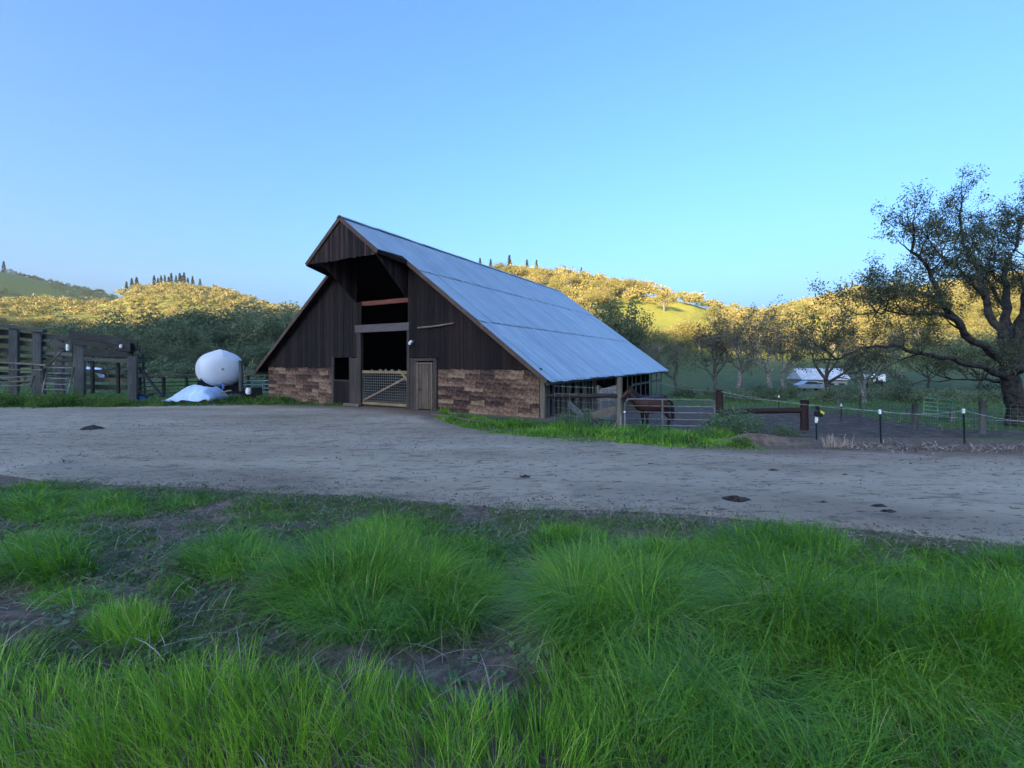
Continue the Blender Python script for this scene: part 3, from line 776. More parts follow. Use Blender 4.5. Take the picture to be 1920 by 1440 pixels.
for k in range(14):
    f = k / 13; p = Vector((-1.08, 0, 1.84)).lerp(Vector((-.62, 0, 1.4)), f); mm.tube([p + Vector((0, 0, .05)), p + Vector((.02, -.09, -.02)), p + Vector((.05, -.17, -.2))], [.035, .045, .012], 5)
mm.tube([(-1.12, 0, 1.86), (-1.22, -.03, 1.78), (-1.28, -.05, 1.68)], [.03, .04, .01], 5)
mm.build('mane', M['horse_dark'], horse, True)
for sy in (.06, -.06): MB().tube([(-1.10, sy, 1.80), (-1.10, sy * 1.3, 1.88), (-1.12, sy * 1.5, 1.97)], [.03, .04, .006], 7).build('ear', M['horse'], horse, True)
for sy in (.095, -.095): MB().tube([(-1.24, sy * .8, 1.66), (-1.24, sy * 1.15, 1.66)], [.026, .014], 8).build('eye', M['black_plastic'], horse, True)

# steel T-posts with white caps, tape and netting along the paddock
def tpost(px, base_py, top_py, label, Y=None, cap=True, group=None):
    p = G(px, base_py) if Y is None else on((px - 960) / F * Y, Y)
    z1 = CAMH - (top_py - HZ) / F * p.y - p.z
    t = empty('t_post', tuple(p), random.uniform(-.3, .3), label, 'fence post', group)
    MB().box(-.02, .02, -.005, .005, -.25, z1).box(-.004, .004, .006, .035, -.25, z1).build('stem', M['tpost'], t)
    if cap: bevel(MB().box(-.028, .028, -.022, .044, z1 - .12, z1 + .02).build('cap', M['white_plastic'], t), .01)
    t.rotation_euler = (random.uniform(-.03, .03), random.uniform(-.035, .035), 0)
    return t, p, z1
tp = tpost(1531, 825, 786, 'short dark steel post carrying the black and yellow fence charger')
ch = empty('fence_charger', (tp[1].x, tp[1].y, tp[1].z + tp[2]), 0, 'black fence charger box with yellow tag on a short steel post', 'charger')
bevel(MB().box(-.06, .17, -.1, .06, .08, .27).build('box', M['black_plastic'], ch), .03)
bevel(MB().box(-.04, .06, -.09, .03, .28, .44).build('solar_head', M['black_plastic'], ch), .03)
MB().prism([(.06, -.12, .3), (.17, -.12, .22), (.15, -.12, .16), (.05, -.12, .22)], (0, .012, 0)).build('tag', M['yellow_plastic'], ch)
MB().box(-.03, .03, -.03, .03, -.06, .09).build('bracket', M['white_plastic'], ch)
t2 = tpost(1652, 832, 769, 'dark steel post with white cap right of the fence charger')
t3 = tpost(1809, 835, 768, 'dark steel post with white cap near the big oak trunk')
t4 = tpost(1577, 790, 758, 'slim far steel post with white cap behind the fence charger')
t5 = tpost(1460, 772, 742, 'slim far steel post with white cap beyond the log rail')
def strand(name, pts, r, mat, label, sag=.03, cat='fence wire'):
    out = []
    for a, b in zip(pts[:-1], pts[1:]):
        for k in range(6):
            f = k / 6; p = Vector(a).lerp(Vector(b), f); p.z -= sag * 4 * f * (1 - f); out.append(p)
    out.append(Vector(pts[-1]))
    return tag(MB().tube(out, r, 5, False).build(name, M[mat]), label, cat)
tops = [Vector((t[1].x, t[1].y, t[1].z + t[2] - .03)) for t in (t2, t3)]
strand('fence_tape', [PX(1238, 718, 30), PX(1350, 734, 17.2), tops[0], tops[1], PX(1990, 794, 13.0)], .006, 'tape', 'pale electric fence tape running from the barn end past the capped posts', .1)
strand('fence_tape', [PX(1352, 741, 17.2), PX(1480, 752, 19), PX(1577, 762, 17.6), PX(1700, 775, 16.5), PX(1930, 790, 15.5)], .005, 'tape', 'second pale fence strand sagging behind the log rail', .05)
# netting fence behind: wooden posts with woven wire
nf_pts = [on(*PX(1570, 0, 27).xy), on(*PX(1612, 0, 24.5).xy), on(*PX(1715, 0, 19.5).xy), on(*PX(1842, 0, 15.6).xy), on(*PX(2010, 0, 14.2).xy)]
nf = empty('netting_fence', tuple(nf_pts[0]), 0, 'woven wire netting fence on wooden posts enclosing the green lawn by the oak', 'fence')
o0 = nf_pts[0]
for k, p in enumerate(nf_pts):
    h = 1.15 if k else 1.0
    q = p - o0
    bevel(MB().tube([q + Vector((0, 0, -.3)), q + Vector((.01, 0, h * .5)), q + Vector((0, 0, h))], .1 if k > 1 else .06, 9).build('post', M['corral_post'], nf, True), .01)
wn_ = MB(); 
for a, b in zip(nf_pts[:-1], nf_pts[1:]):
    n = max(4, int((b - a).length / .16))
    for z in np.linspace(.06, 1.05, 9):
        wn_.tube([a - o0 + Vector((0, 0, z)), b - o0 + Vector((0, 0, z))], .0028, 3, False)
    for k in range(n):
        p = a.lerp(b, k / n) - o0; wn_.tube([p + Vector((0, 0, .06)), p + Vector((0, 0, 1.05))], .0022, 3, False)
wn_.build('woven_wire', M['green_pipe'], nf)
gg0, gg1 = on(*PX(1732, 0, 24).xy), on(*PX(1786, 0, 22.5).xy)
g2 = empty('pipe_gate', tuple(gg0), 0, 'green tubular gate leading onto the lawn behind the netting fence', 'gate')
d = gg1 - gg0
for z in (.25, .45, .65, .85, 1.05): MB().tube([(0, 0, z), (d.x, d.y, d.z + z)], .03, 7).build('bar', M['green_pipe'], g2, True)
for f in (0, .5, 1): MB().tube([(d.x * f, d.y * f, d.z * f + .2), (d.x * f, d.y * f, d.z * f + 1.07)], .026, 7).build('upright', M['green_pipe'], g2, True)
log_post('fence_post', 1786, 22.3, 768, .12, 'corral_post', 'grey wooden post holding the right end of the green gate')
log_post('fence_post', 1703, 24.3, 766, .12, 'corral_post', 'thick grey post left of the green gate')

# ------------------------------------------------------------------ left: corral and loading chute
CY = 27.5
def W3(px, py, Y=CY): return PX(px, py, Y)
cor = empty('corral', tuple(on(*W3(60, 0, 28.5).xy)), 0, 'tall weathered plank corral with square posts left of the chute', 'corral')
def cpart(root, name, p, q, w, h, mat='corral', up=(0, 0, 1), bev=.008):
    o = Vector(root.location); b = MB().beam(Vector(p) - o, Vector(q) - o, w, h, up).build(name, M[mat], root)
    return bevel(b, bev)
def cpost(root, px, Y, top, w=.34, mat='corral_post'):
    x = (px - 960) / F * Y; z1 = CAMH - (top - HZ) / F * Y
    o = Vector(root.location)
    b = MB(); c, s = math.cos(.5) * w / 2, math.sin(.5) * w / 2
    z0 = H(x, Y) - .4
    ring = [(c - s, s + c), (-c - s, -s + c), (-c + s, -s - c), (c + s, s - c)]
    b.hexa([(x + u - o.x, Y + v - o.y, z0 - o.z) for u, v in ring[::-1]] + [(x + u - o.x, Y + v - o.y, z1 - o.z) for u, v in ring[::-1]])
    return bevel(b.build('post', M[mat], root), .015)
for px, Y, top in ((-62, 28.6, 600), (-18, 28.8, 606), (27, 29, 614), (71, 29.2, 620), (112, 29.5, 628)): cpost(cor, px, Y, top, .4)
cpart(cor, 'top_beam', W3(-90, 598, 28.6), W3(84, 621, 29.0), .3, .2)
for k, (y0, y1, h) in enumerate(((622, 634, .36), (638, 648, .34), (655, 664, .24), (668, 676, .2), (683, 688, .22), (699, 703, .22), (714, 716, .2))):
    cpart(cor, 'plank', W3(-90, y0 - 3, 29.0), W3(24, y0 + 2, 29.3), .05, h)
    cpart(cor, 'plank', W3(28, y0 + 4, 29.25), W3(72, y1 - 2, 29.5), .05, h * .9)
    cpart(cor, 'plank', W3(70, y1 - 4, 29.45), W3(136, y1 + 1, 29.2), .05, h * random.uniform(.6, 1))
chute = empty('loading_chute', tuple(on(*W3(150, 0).xy)), 0, 'old cattle loading chute with heavy plank header between two square posts', 'loading chute')
cpost(chute, 150, 27.4, 627, .46); cpost(chute, 249, 26.9, 668, .4)
cpart(chute, 'header_plank', W3(130, 626, 27.1), W3(258, 645, 26.6), .08, .42, 'corral')
cpart(chute, 'header_plank', W3(133, 640, 27.15), W3(262, 654, 26.65), .09, .34, 'corral')
cpart(chute, 'header_plank', W3(158, 659, 27.3), W3(250, 664, 26.8), .07, .36, 'corral')
cpart(chute, 'header_plank', W3(158, 673, 27.35), W3(246, 678, 26.85), .06, .22, 'corral')
cpart(chute, 'rail_plank', W3(158, 695, 28.2), W3(246, 699, 27.8), .05, .2, 'corral')
cpart(chute, 'rail_plank', W3(158, 711, 28.2), W3(246, 714, 27.8), .06, .26, 'grey_post')
cpart(chute, 'rail_plank', W3(158, 725, 28.3), W3(246, 727, 27.9), .06, .3, 'corral')
for px, t_, b_ in ((173, 668, 738), (221, 676, 738)): cpart(chute, 'iron_post', W3(px, t_, 27.5), W3(px + 1, b_, 27.5), .16, .12, 'dark_steel')
for k in range(8):
    cpart(chute, 'step', W3(256, 671 + 9 * k, 27.3), W3(269 + (4 if k < 3 else 0), 672 + 9 * k, 27.5), .22, .09, 'corral')
cpart(chute, 'step_side', W3(268, 664, 27.5), W3(272, 742, 27.5), .07, .1, 'corral')
cpart(chute, 'diagonal_brace', W3(262, 690, 27.2), W3(303, 743, 26.9), .14, .12, 'corral')
def small(name, p, s, mat, label, cat):
    m = MB(); x, y, z = p; a, b, c = s
    m.tube([(x, y, z - c), (x, y, z - c * .6), (x, y, z + c * .55), (x, y, z + c)], [a * .72, a, a * .9, a * .55], 10)
    return tag(m.build(name, M[mat], None, True), label, cat)
small('insulator_jug', W3(127, 651, 26.9), (.09, .1, .2), 'white_plastic', 'white plastic jug hung on the left chute post', 'jug')
wb = empty('meter_box', tuple(W3(236, 650, 26.45)), 0, 'small black box on the top of the right chute post', 'box')
bevel(MB().box(-.3, .35, -.1, .2, -.3, .22).build('case', M['black_plastic'], wb), .03)
small('yard_lamp', W3(227, 649, 26.3), (.085, .1, .1), 'white_plastic', 'white lamp beside the black box on the chute header', 'lamp')
# bent pipe panels before the corral
def panel_gate(rails, ups, label, mat='pipe', r=.035, dep=26.8):
    o = empty('pipe_gate', tuple(on(*W3(rails[0][0][0], 0, dep).xy)), 0, label, 'gate panel'); org = Vector(o.location)
    for a, b in rails: MB().tube([W3(*a, dep) - org, W3(*b, dep) - org], r, 7).build('bar', M[mat], o, True)
    for a, b in ups: MB().tube([W3(*a, dep) - org, W3(*b, dep) - org], r, 7).build('upright', M[mat], o, True)
    return o
panel_gate([((-60, 676), (88, 685)), ((-60, 692), (80, 694))], [((-20, 676), (-20, 700)), ((60, 684), (60, 697))], 'long rusty pipe rails lying level in front of the corral planks', 'grey_post', .06, 26.6)
panel_gate([((-60, 713), (64, 705)), ((-60, 727), (56, 722)), ((-60, 720), (58, 714))], [((64, 704), (57, 727)), ((48, 706), (44, 724)), ((0, 709), (0, 724))], 'tilted pipe panel leaning low in the weeds before the corral', 'grey_post', .045, 26.3)
panel_gate([((88, 689), (137, 690)), ((87, 700), (133, 700)), ((85, 709), (130, 710)), ((83, 720), (127, 721)), ((80, 730), (124, 731))], [((90, 687), (80, 734)), ((140, 688), (126, 738))], 'ladder-like steel panel leaning on the left chute post', 'pipe', .04, 26.4)
tag(MB().tube([W3(84, 692, 26.7), W3(100, 674, 26.75), W3(124, 652, 26.85)], [.05, .045, .04], 7).build('leaning_pole', M['grey_post'], None, True), 'thin crooked pole leaning from the pipe rails up to the white jug', 'pole')
st_ = W3(84, 730, 26.6); tag(MB().tube([on(st_.x, st_.y, -.2), W3(80, 708, 26.6), W3(84, 690, 26.7)], [.13, .11, .07], 7).build('stump', M['bark'], None, True), 'dark broken stump among weeds beside the ladder-like panel', 'stump')
def sheet(pts, name, mat, label):
    return tag(MB().prism(pts, (0, .05, -.06)).build(name, M[mat]), label, 'sheet')
sheet([W3(155, 687, 29.0), W3(190, 690, 28.8), W3(188, 694, 28.6), W3(155, 692, 28.8)], 'tin_sheet', 'tarp', 'pale blue tin sheet lying behind the left chute post')
sheet([W3(178, 699, 28.4), W3(195, 702, 28.2), W3(194, 708, 28.1), W3(186, 706, 28.3)], 'tin_sheet', 'tarp', 'small bent pale sheet under the larger tin sheet')
tb = on(*W3(268, 0, 27.3).xy)
tub = empty('feed_tub', tuple(tb), 0, 'blue plastic tub in the grass at the foot of the chute steps', 'tub')
MB().tube([(0, 0, .12), (0, 0, .4), (0, 0, .42)], [.22, .3, .32], 16).build('tub', M['blue_plastic'], tub, True)
MB().box(-.3, .5, -.2, .2, .43, .52).build('board', M['dark_steel'], tub)

# plank fence between chute and barn
bf0, bf1 = on(*W3(262, 0, 31).xy), on(*W3(500, 0, 36).xy)
bfn = empty('pasture_fence', tuple(bf0), 0, 'low rail fence crossing the pasture behind the white tank', 'fence')
d = bf1 - bf0
for k in range(7):
    f = k / 6; q = d * f; bevel(MB().tube([q + Vector((0, 0, -.3)), q + Vector((0, 0, 1.35))], .11, 8).build('post', M['corral'], bfn, True), .01)
for z in (.25, .5, .75, 1.02, 1.5):
    MB().beam(Vector((0, 0, z)), d + Vector((0, 0, z + .03)), .05 if z < 1.4 else .11, .07 if z < 1.4 else .11).build('rail', M['grey_post' if z > 1.4 else 'corral'], bfn)
pf0, pf1 = on(*W3(452, 0, 31.5).xy), on(*W3(512, 0, 32.5).xy)
pf = empty('pipe_gate', tuple(pf0), 0, 'white tubular gate between the trailer and the barn wall', 'gate'); d = pf1 - pf0
for z in (.3, .58, .86, 1.12): MB().tube([(0, 0, z), (d.x, d.y, d.z + z)], .03, 7).build('bar', M['white_pipe'], pf, True)
for f in (0, .33, .66, 1): MB().tube([(d.x * f, d.y * f, .2), (d.x * f, d.y * f, 1.14)], .028, 7).build('upright', M['white_pipe'], pf, True)
log_post('fence_post', 452, 29.0, 676, .13, 'corral_post', 'grey wooden post right beside the white tank')

# the white tank, its trailer and the tarp heap
TY = 28.6
tc_ = W3(401, 692, TY)
tk = empty('tank_trailer', tuple(on(tc_.x, TY + .6)), math.radians(40), 'flat dark trailer under the white tank', 'trailer')
tank = empty('water_tank', tuple(on(tc_.x, TY + .6)), math.radians(40), 'big bulging white tank with a peaked top on the trailer', 'tank')
tz = tc_.z - H(tc_.x, TY + .6)
P = []
prof = [(-1.75, .05), (-1.73, .3), (-1.66, .55), (-1.5, .76), (-1.22, .93), (-.8, 1.0), (-.2, 1.02), (.5, 1.02), (1.0, .98), (1.3, .88), (1.5, .68), (1.6, .4), (1.62, .04)]
for y, r in prof:
    row = []; y *= .72
    for k in range(41):
        a = 2 * math.pi * k / 40
        x = 1.26 * r * math.copysign(abs(math.sin(a)) ** .95, math.sin(a)); z = 1.13 * r * math.copysign(abs(math.cos(a)) ** .9, math.cos(a))
        z += .10 * r * max(0, 1 - abs(x) / .45) * (z > 0)
        row.append((x, y, tz + z))
    P.append(row)
MB().grid(P).build('shell', M['tank'], tank, True)
def band(y, r, name, w=.05):
    P = []
    for dy in (0, w):
        P.append([(1.272 * r * math.copysign(abs(math.sin(a)) ** .95, math.sin(a)), y + dy, tz + 1.145 * r * math.copysign(abs(math.cos(a)) ** .9, math.cos(a))) for a in [2 * math.pi * k / 40 for k in range(41)]])
    MB().grid(P).build(name, M['white_plastic'], tank, True)
band(-.86, .95, 'seam', .04); band(.1, 1.025, 'seam', .04)
for y in (-.7, .6): MB().prism([(-1.2, y, .62), (1.2, y, .62), (1.1, y, tz - .55), (.5, y, tz - 1.0), (-.5, y, tz - 1.0), (-1.1, y, tz - .55)], (0, .12, 0)).build('cradle', M['dark_steel'], tank)
MB().tube([(0, -1.1, tz - .9), (0, -1.32, tz - 1.0), (0, -1.32, tz - 1.25)], .06, 8).build('valve', M['blue_plastic'], tank, True)
MB().box(-1.5, 2.1, -1.4, 1.8, .48, .6).build('deck', M['dark_steel'], tk)
MB().box(1.3, 2.15, -1.5, -1.2, .28, .82).box(1.3, 2.15, -1.2, .4, .604, .72).build('side_box', M['dark_steel'], tk)
for x in (-1.1, 1.1): MB().box(x - .06, x + .06, -1.9, 1.8, .34, .47).build('frame_rail', M['dark_steel'], tk)
for x in (-1.3, 1.75):
    for y in (-.5, .4):
        w = MB().tube([(x - .12, y, .33), (x + .12, y, .33)], .33, 20).build('wheel', M['rubber'], tk, False); bevel(w, .03)
        MB().tube([(x - .125, y, .33), (x + .125, y, .33)], .17, 14).build('rim', M['dark_steel'], w)
small('jerry_can', W3(466, 733, 28.0), (.17, .2, .2), 'white_plastic', 'white plastic can at the right end of the trailer', 'can')
plank('loose_board', W3(412, 737, 26.9), W3(433, 732, 27.3), .5, .05, 'fresh_wood', 'pale board laid on the trailer edge beside the tarp')
# tarp heap on a low pallet
tp0 = on(*W3(366, 0, 27.4).xy)
pal = empty('pallet', tuple(tp0), 0, 'low pale plank pallet under the blue-white tarp', 'pallet')
for k in range(3): MB().box(-.5, 1.6, -.75 + .6 * k, -.55 + .6 * k, .02, .14).build('bearer', M['grey_post'], pal)
for k in range(6): MB().box(-.55 + .36 * k, -.22 + .36 * k, -.85, .85, .143, .18).build('slat', M['grey_post'], pal)
nx_, ny_ = 46, 26; P = []
for i in range(nx_):
    row = []
    for j in range(ny_):
        u = i / (nx_ - 1); v = j / (ny_ - 1)
        x = -1.3 + 2.75 * u; y = -.95 + 1.9 * v
        ridge = min(max((u - .02) / .3, 0), 1) * min(max((1.0 - u) / .16, 0), 1) ** .6
        cross = max(0, 1 - abs(v - .55) ** 2.0 / .55 ** 2.0) ** .7
        z = .20 + .72 * ridge * cross
        z += .09 * math.sin(9 * u + 7 * v) * ridge * (.3 + cross * .4) + .07 * float(fbm(u * 9 + 3, v * 6 + 2 * u, 3)) * 2 + .075 * abs(math.sin(17 * (u - .45 * v) + 3 * float(vnoise(u * 4, v * 4)))) * ridge
        if v < .08: z = min(z, .12 + .16 * float(vnoise(u * 9, 2)))
        row.append((x, y + .05 * math.sin(15 * u), max(z, .06 + .05 * math.sin(19 * u) ** 2)))
    P.append(row)
tarp = MB().grid(P).build('tarp', M['tarp'], None, True); tarp.location = tuple(tp0)
sd = tarp.modifiers.new('thick', 'SOLIDIFY'); sd.thickness = .015
tag(tarp, 'crumpled pale blue tarp heaped over a low pallet beside the tank', 'tarp')

# ------------------------------------------------------------------ far things on the right
Yh = 80; hp = PX(1533, 714, Yh); hz0 = H(hp.x, Yh)
hs = empty('farm_house', (hp.x, Yh, hz0), math.radians(-8), 'long low building with a white roof among the oaks', 'building')
wz = hp.z - hz0 + .3
MB().box(-3.5, 3.5, -2.4, 2.4, -.5, wz).build('wall', M['house_wall'], hs)
MB().prism([(-3.9, -2.9, wz), (-3.9, 0, wz + 1.9), (-3.9, 2.9, wz)], (7.8, 0, 0)).build('roof', M['house_roof'], hs)
for x in (-2.6, -.9, 1.0, 2.6): MB().box(x - .45, x + .45, -2.44, -2.38, wz - 1.5, wz - .6).build('window', M['glass'], hs)
cy_ = 66; cp = on((1518 - 960) / F * cy_, cy_)
car = empty('parked_car', tuple(cp), math.radians(176), 'small blue-grey car parked below the white-roofed building', 'car')
side = [(-1.9, .35), (-1.95, .7), (-1.75, .86), (-1.0, .95), (-.5, 1.38), (.75, 1.42), (1.45, .98), (1.95, .9), (2.0, .5), (1.9, .33)]
bevel(MB().prism([(x, -.8, z) for x, z in side], (0, 1.6, 0)).build('body', M['car_paint'], car), .08, 2)
for y in (-.815, .805): MB().prism([(x, y, z) for x, z in ((-.9, .98), (-.45, 1.32), (.7, 1.35), (1.2, 1.0))], (0, .01, 0)).build('window', M['glass'], car)
for x in (-1.25, 1.25):
    for y in (-.75, .65): MB().tube([(x, y, .31), (x, y + .12, .31)], .31, 16).build('wheel', M['rubber'], car)
ty_ = 72; hp = on((1640 - 960) / F * ty_, ty_)
tr = empty('cargo_trailer', tuple(hp), math.radians(-5), 'white box trailer parked alone on the green slope', 'trailer')
bz = PX(0, 719, ty_).z - hp.z
bevel(MB().box(-1.35, 1.2, -.8, .8, bz + .3, bz + 1.5).build('box', M['van_white'], tr), .12, 2)
for x in (-.2, .35): bevel(MB().tube([(x, -.95, bz + .28), (x, -.75, bz + .28)], .3, 16).build('wheel', M['rubber'], tr), .02)
MB().beam((1.4, 0, bz + .35), (2.3, 0, bz + .3), .1, .1).build('tongue', M['dark_steel'], tr)
MB().box(1.0, 1.2, -.08, .08, -.3, bz + .3).build('jack', M['dark_steel'], tr); MB().box(-1.2, -1.0, -.08, .08, -.3, bz + .3).build('jack', M['dark_steel'], tr)
# ------------------------------------------------------------------ vegetation helpers
def leaf_mesh(name, Pts, size, rnd, mat, aspect=.55, upbias=0.0):
    n = len(Pts); Pts = np.asarray(Pts)
    a = rng.normal(size=(n, 3)); a /= np.linalg.norm(a, axis=1)[:, None] + 1e-9
    c = rng.normal(size=(n, 3)); c[:, 2] += upbias
    b = np.cross(a, c); b /= np.linalg.norm(b, axis=1)[:, None] + 1e-9
    l = (size * .5)[:, None]; w = l * aspect
    V = np.stack([Pts - a * l, Pts + b * w, Pts + a * l, Pts - b * w], 1).reshape(-1, 3)
    q = np.arange(4 * n).reshape(n, 4)
    me = npmesh(name, V, [q])
    at = me.attributes.new('rnd', 'FLOAT', 'POINT'); at.data.foreach_set('value', np.repeat(np.clip(rnd, 0, 1), 4).astype(np.float32))
    me.materials.append(mat)
    return me

class Tree:
    def __init__(self, seed): self.r = random.Random(seed); self.mb = MB(); self.tips = []
    def rv(self): return Vector((self.r.gauss(0, 1), self.r.gauss(0, 1), self.r.gauss(0, 1)))
    def limb(self, pts, radii, n): self.mb.tube(pts, radii, n, False)
    def grow(self, p, d, L, r, lvl, last, kids=(4, 4, 4), up=.12, wob=.28, ang=(.6, 1.1), shrink=.62):
        nseg = 5 if lvl < last else 4
        pts, radii, dirs = [p.copy()], [r], [d.copy()]
        for k in range(nseg):
            d = (d + self.rv() * wob * .55 + Vector((0, 0, up))).normalized()
            p = p + d * (L / nseg); pts.append(p.copy()); radii.append(r * (1 - .72 * (k + 1) / nseg)); dirs.append(d.copy())
        self.limb(pts, radii, 7 if lvl < 2 else (5 if lvl < last else 3))
        if lvl == last:
            self.tips.append(pts); return
        nk = kids[min(lvl, len(kids) - 1)]
        for k in range(nk):
            f = .35 + .65 * (k + self.r.random() * .7) / nk; f = min(f, .98)
            i = min(int(f * nseg), nseg - 1); q = pts[i].lerp(pts[i + 1], f * nseg - i)
            side = dirs[i].cross(self.rv()).normalized(); a = self.r.uniform(*ang)
            nd = (dirs[i] * math.cos(a) + side * math.sin(a)).normalized()
            self.grow(q, nd, L * shrink * self.r.uniform(.75, 1.2), max(radii[i] * .55, .006), lvl + 1, last, kids, up, wob, ang, shrink)
        self.grow(pts[-1], dirs[-1], L * shrink, radii[-1], lvl + 1, last, kids, up, wob, ang, shrink)
    def leaves(self, per, sig, size, bright=.35):
        out, s, c = [], [], []
        for pts in self.tips:
            tone = self.r.random()
            for _ in range(per):
                f = self.r.random() ** .7 * (len(pts) - 1.001); i = int(f)
                q = pts[i].lerp(pts[i + 1], f - i)
                out.append((q.x + self.r.gauss(0, sig), q.y + self.r.gauss(0, sig), q.z + self.r.gauss(0, sig * .8)))
                s.append(size * self.r.uniform(.6, 1.35)); c.append(.5 + (tone - .5) * bright * 1.6 + self.r.gauss(0, .16))
        return np.array(out), np.array(s), np.array(c)

def make_tree(name, seed, h, trunk_mat, leaf_mat, last=3, kids=(5, 4, 4), per=55, sig=.32, size=.2, trunk_r=.28, trunk_h=.28, spread=1.0, lean=0.0, up=.12):
    t = Tree(seed); R_ = t.r
    base = Vector((0, 0, -.4)); th = h * trunk_h; p = base; pts = [p.copy()]; rad_ = [trunk_r * 1.35]
    for k in range(4):
        p = p + Vector((R_.gauss(0, .05) * th + lean * th * .25, R_.gauss(0, .05) * th, (th + .4) / 4)); pts.append(p.copy()); rad_.append(trunk_r * (1 - .1 * k))
    t.limb(pts, rad_, 9)
    nl = R_.randint(4, 6)
    for k in range(nl):
        a = 2 * math.pi * (k + R_.random() * .6) / nl; tilt = R_.uniform(.45, 1.05) if k else .15
        d = Vector((math.cos(a) * math.sin(tilt) * spread, math.sin(a) * math.sin(tilt) * spread, math.cos(tilt))).normalized()
        q = pts[-1] if k < 3 else pts[-2].lerp(pts[-1], R_.random())
        t.grow(q, d, (h - th) * .56 * R_.uniform(.8, 1.15), trunk_r * .55, 1, last, kids, up)
    tm = t.mb.mesh('trunk'); tm.materials.append(trunk_mat); tm.polygons.foreach_set('use_smooth', np.ones(len(tm.polygons), dtype=bool))
    Pn, s, c = t.leaves(per, sig, size)
    lm = leaf_mesh('crown', Pn, s, c, leaf_mat)
    top = float(np.percentile(Pn[:, 2], 99))
    return (tm, lm, top)
def put_tree(name, var, p, h, rz, label, cat='tree', group=None, sxy=1.0):
    tm, lm, top = var; s = h / top
    o = empty(name, tuple(p), rz, label, cat, group); o.scale = (s * sxy, s * sxy, s)
    for nm, me_ in (('trunk', tm), ('crown', lm)):
        c = bpy.data.objects.new(nm, me_); C.objects.link(c); c.parent = o
    return o

# ------------------------------------------------------------------ the big oak at the right edge
OY = 21.0
bo = Tree(5)
def opx(px, py, dy=0.0):
    return PX(px, py, OY + dy)
limbs = [   # pixel path, depth offsets, radii at start/end, branching
    ([(1912, 830), (1907, 770), (1898, 715), (1893, 670)], [0, 0, 0, 0], .5, .4, 0),
    ([(1893, 690), (1850, 657), (1815, 628), (1790, 597), (1762, 562), (1745, 522), (1728, 492), (1712, 462)], [0, -.3, -.6, -.9, -1.2, -1.5, -1.7, -1.8], .28, .07, 10),
    ([(1895, 712), (1840, 692), (1782, 672), (1722, 660), (1690, 652), (1640, 648), (1602, 660), (1568, 674)], [0, -.8, -1.6, -2.3, -2.8, -3.2, -3.5, -3.7], .2, .04, 5),
    ([(1815, 630), (1785, 594), (1742, 586), (1712, 590), (1662, 584), (1630, 588)], [-.6, -1.2, -2, -2.4, -3, -3.4], .15, .03, 6),
    ([(1893, 668), (1884, 610), (1886, 562), (1880, 522), (1890, 490), (1905, 462), (1912, 420)], [0, .3, .6, .8, 1.2, 1.5, 1.6], .32, .06, 9),
    ([(1888, 660), (1864, 605), (1846, 556), (1836, 516), (1818, 480), (1806, 450), (1800, 415)], [0, .2, .5, .8, 1.2, 1.5, 1.8], .28, .06, 10),
    ([(1846, 560), (1826, 530), (1800, 505), (1775, 485), (1755, 470)], [.5, 0, -.4, -.8, -1.2], .13, .04, 6),
    ([(1898, 668), (1915, 605), (1926, 552), (1940, 500), (1955, 445), (1960, 395)], [0, -.5, -1, -1.4, -1.8, -2], .36, .07, 8),
    ([(1900, 690), (1955, 640), (2010, 600), (2070, 550), (2110, 490)], [0, .4, .8, 1.2, 1.5], .34, .07, 8),
    ([(1896, 700), (1945, 690), (2010, 670), (2080, 660)], [0, -1.5, -2.8, -4], .22, .05, 5),
    ([(1893, 675), (1900, 620), (1880, 570), (1850, 520), (1860, 470)], [0, 1.5, 3, 4, 5], .24, .05, 7),
    ([(1893, 720), (1850, 712), (1800, 712), (1745, 714)], [0, 1.0, 2, 2.8], .12, .03, 4),
    ([(1762, 562), (1720, 545), (1680, 548), (1640, 560)], [-1.2, -1.4, -1.5, -1.6], .09, .02, 6),
]
for path, dep, r0_, r1_, nk in limbs:
    pts = [opx(x, y, d) for (x, y), d in zip(path, dep)]
    if pts[0].z < H(pts[0].x, pts[0].y) + .3 and r0_ > .45: pts[0].z = H(pts[0].x, pts[0].y) - .5
    fine = []; m_ = 3
    for a, b in zip(pts[:-1], pts[1:]):
        for k in range(m_):
            fine.append(a.lerp(b, k / m_) + (bo.rv() * .05 if fine else Vector()))
    fine.append(pts[-1]); n = len(fine)
    radii = [(r0_ + (r1_ - r0_) * (k / (n - 1)) ** .7) * (.82 if r0_ > .45 else .72) for k in range(n)]
    if r0_ > .45: radii[0] *= 1.35; radii[1] *= 1.12
    bo.limb(fine, radii, 10)
    for k in range(nk):
        f = .34 + .66 * (k + bo.r.random() * .6) / nk if nk > 5 else .3 + .7 * (k + bo.r.random()) / nk
        i = min(int(f * (n - 1)), n - 2); d = (fine[i + 1] - fine[i]).normalized()
        side = d.cross(bo.rv()).normalized(); a = bo.r.uniform(.5, 1.1)
        nd = (d * math.cos(a) + side * math.sin(a) + Vector((0, 0, .15))).normalized()
        bo.grow(fine[i], nd, bo.r.uniform(.95, 1.6), max(.035, radii[i] * .4), 2, 4, (4, 3, 3), .05, .45, (.5, 1.15), .64)
    if nk: bo.grow(fine[-1], (fine[-1] - fine[-2]).normalized(), 1.35, r1_, 2, 4, (5, 4, 3), .1, .35, (.4, 1.0), .64)
oak_base = on(opx(1912, 800).x, OY)
oak = empty('oak_tree', tuple(oak_base), 0, 'large spreading oak with crooked dark limbs and sparse new leaves', 'tree')
tm = bo.mb.mesh('trunk'); tm.materials.append(M['bark_dark'])
Pn, s_, c_ = bo.leaves(50, .125, .08)
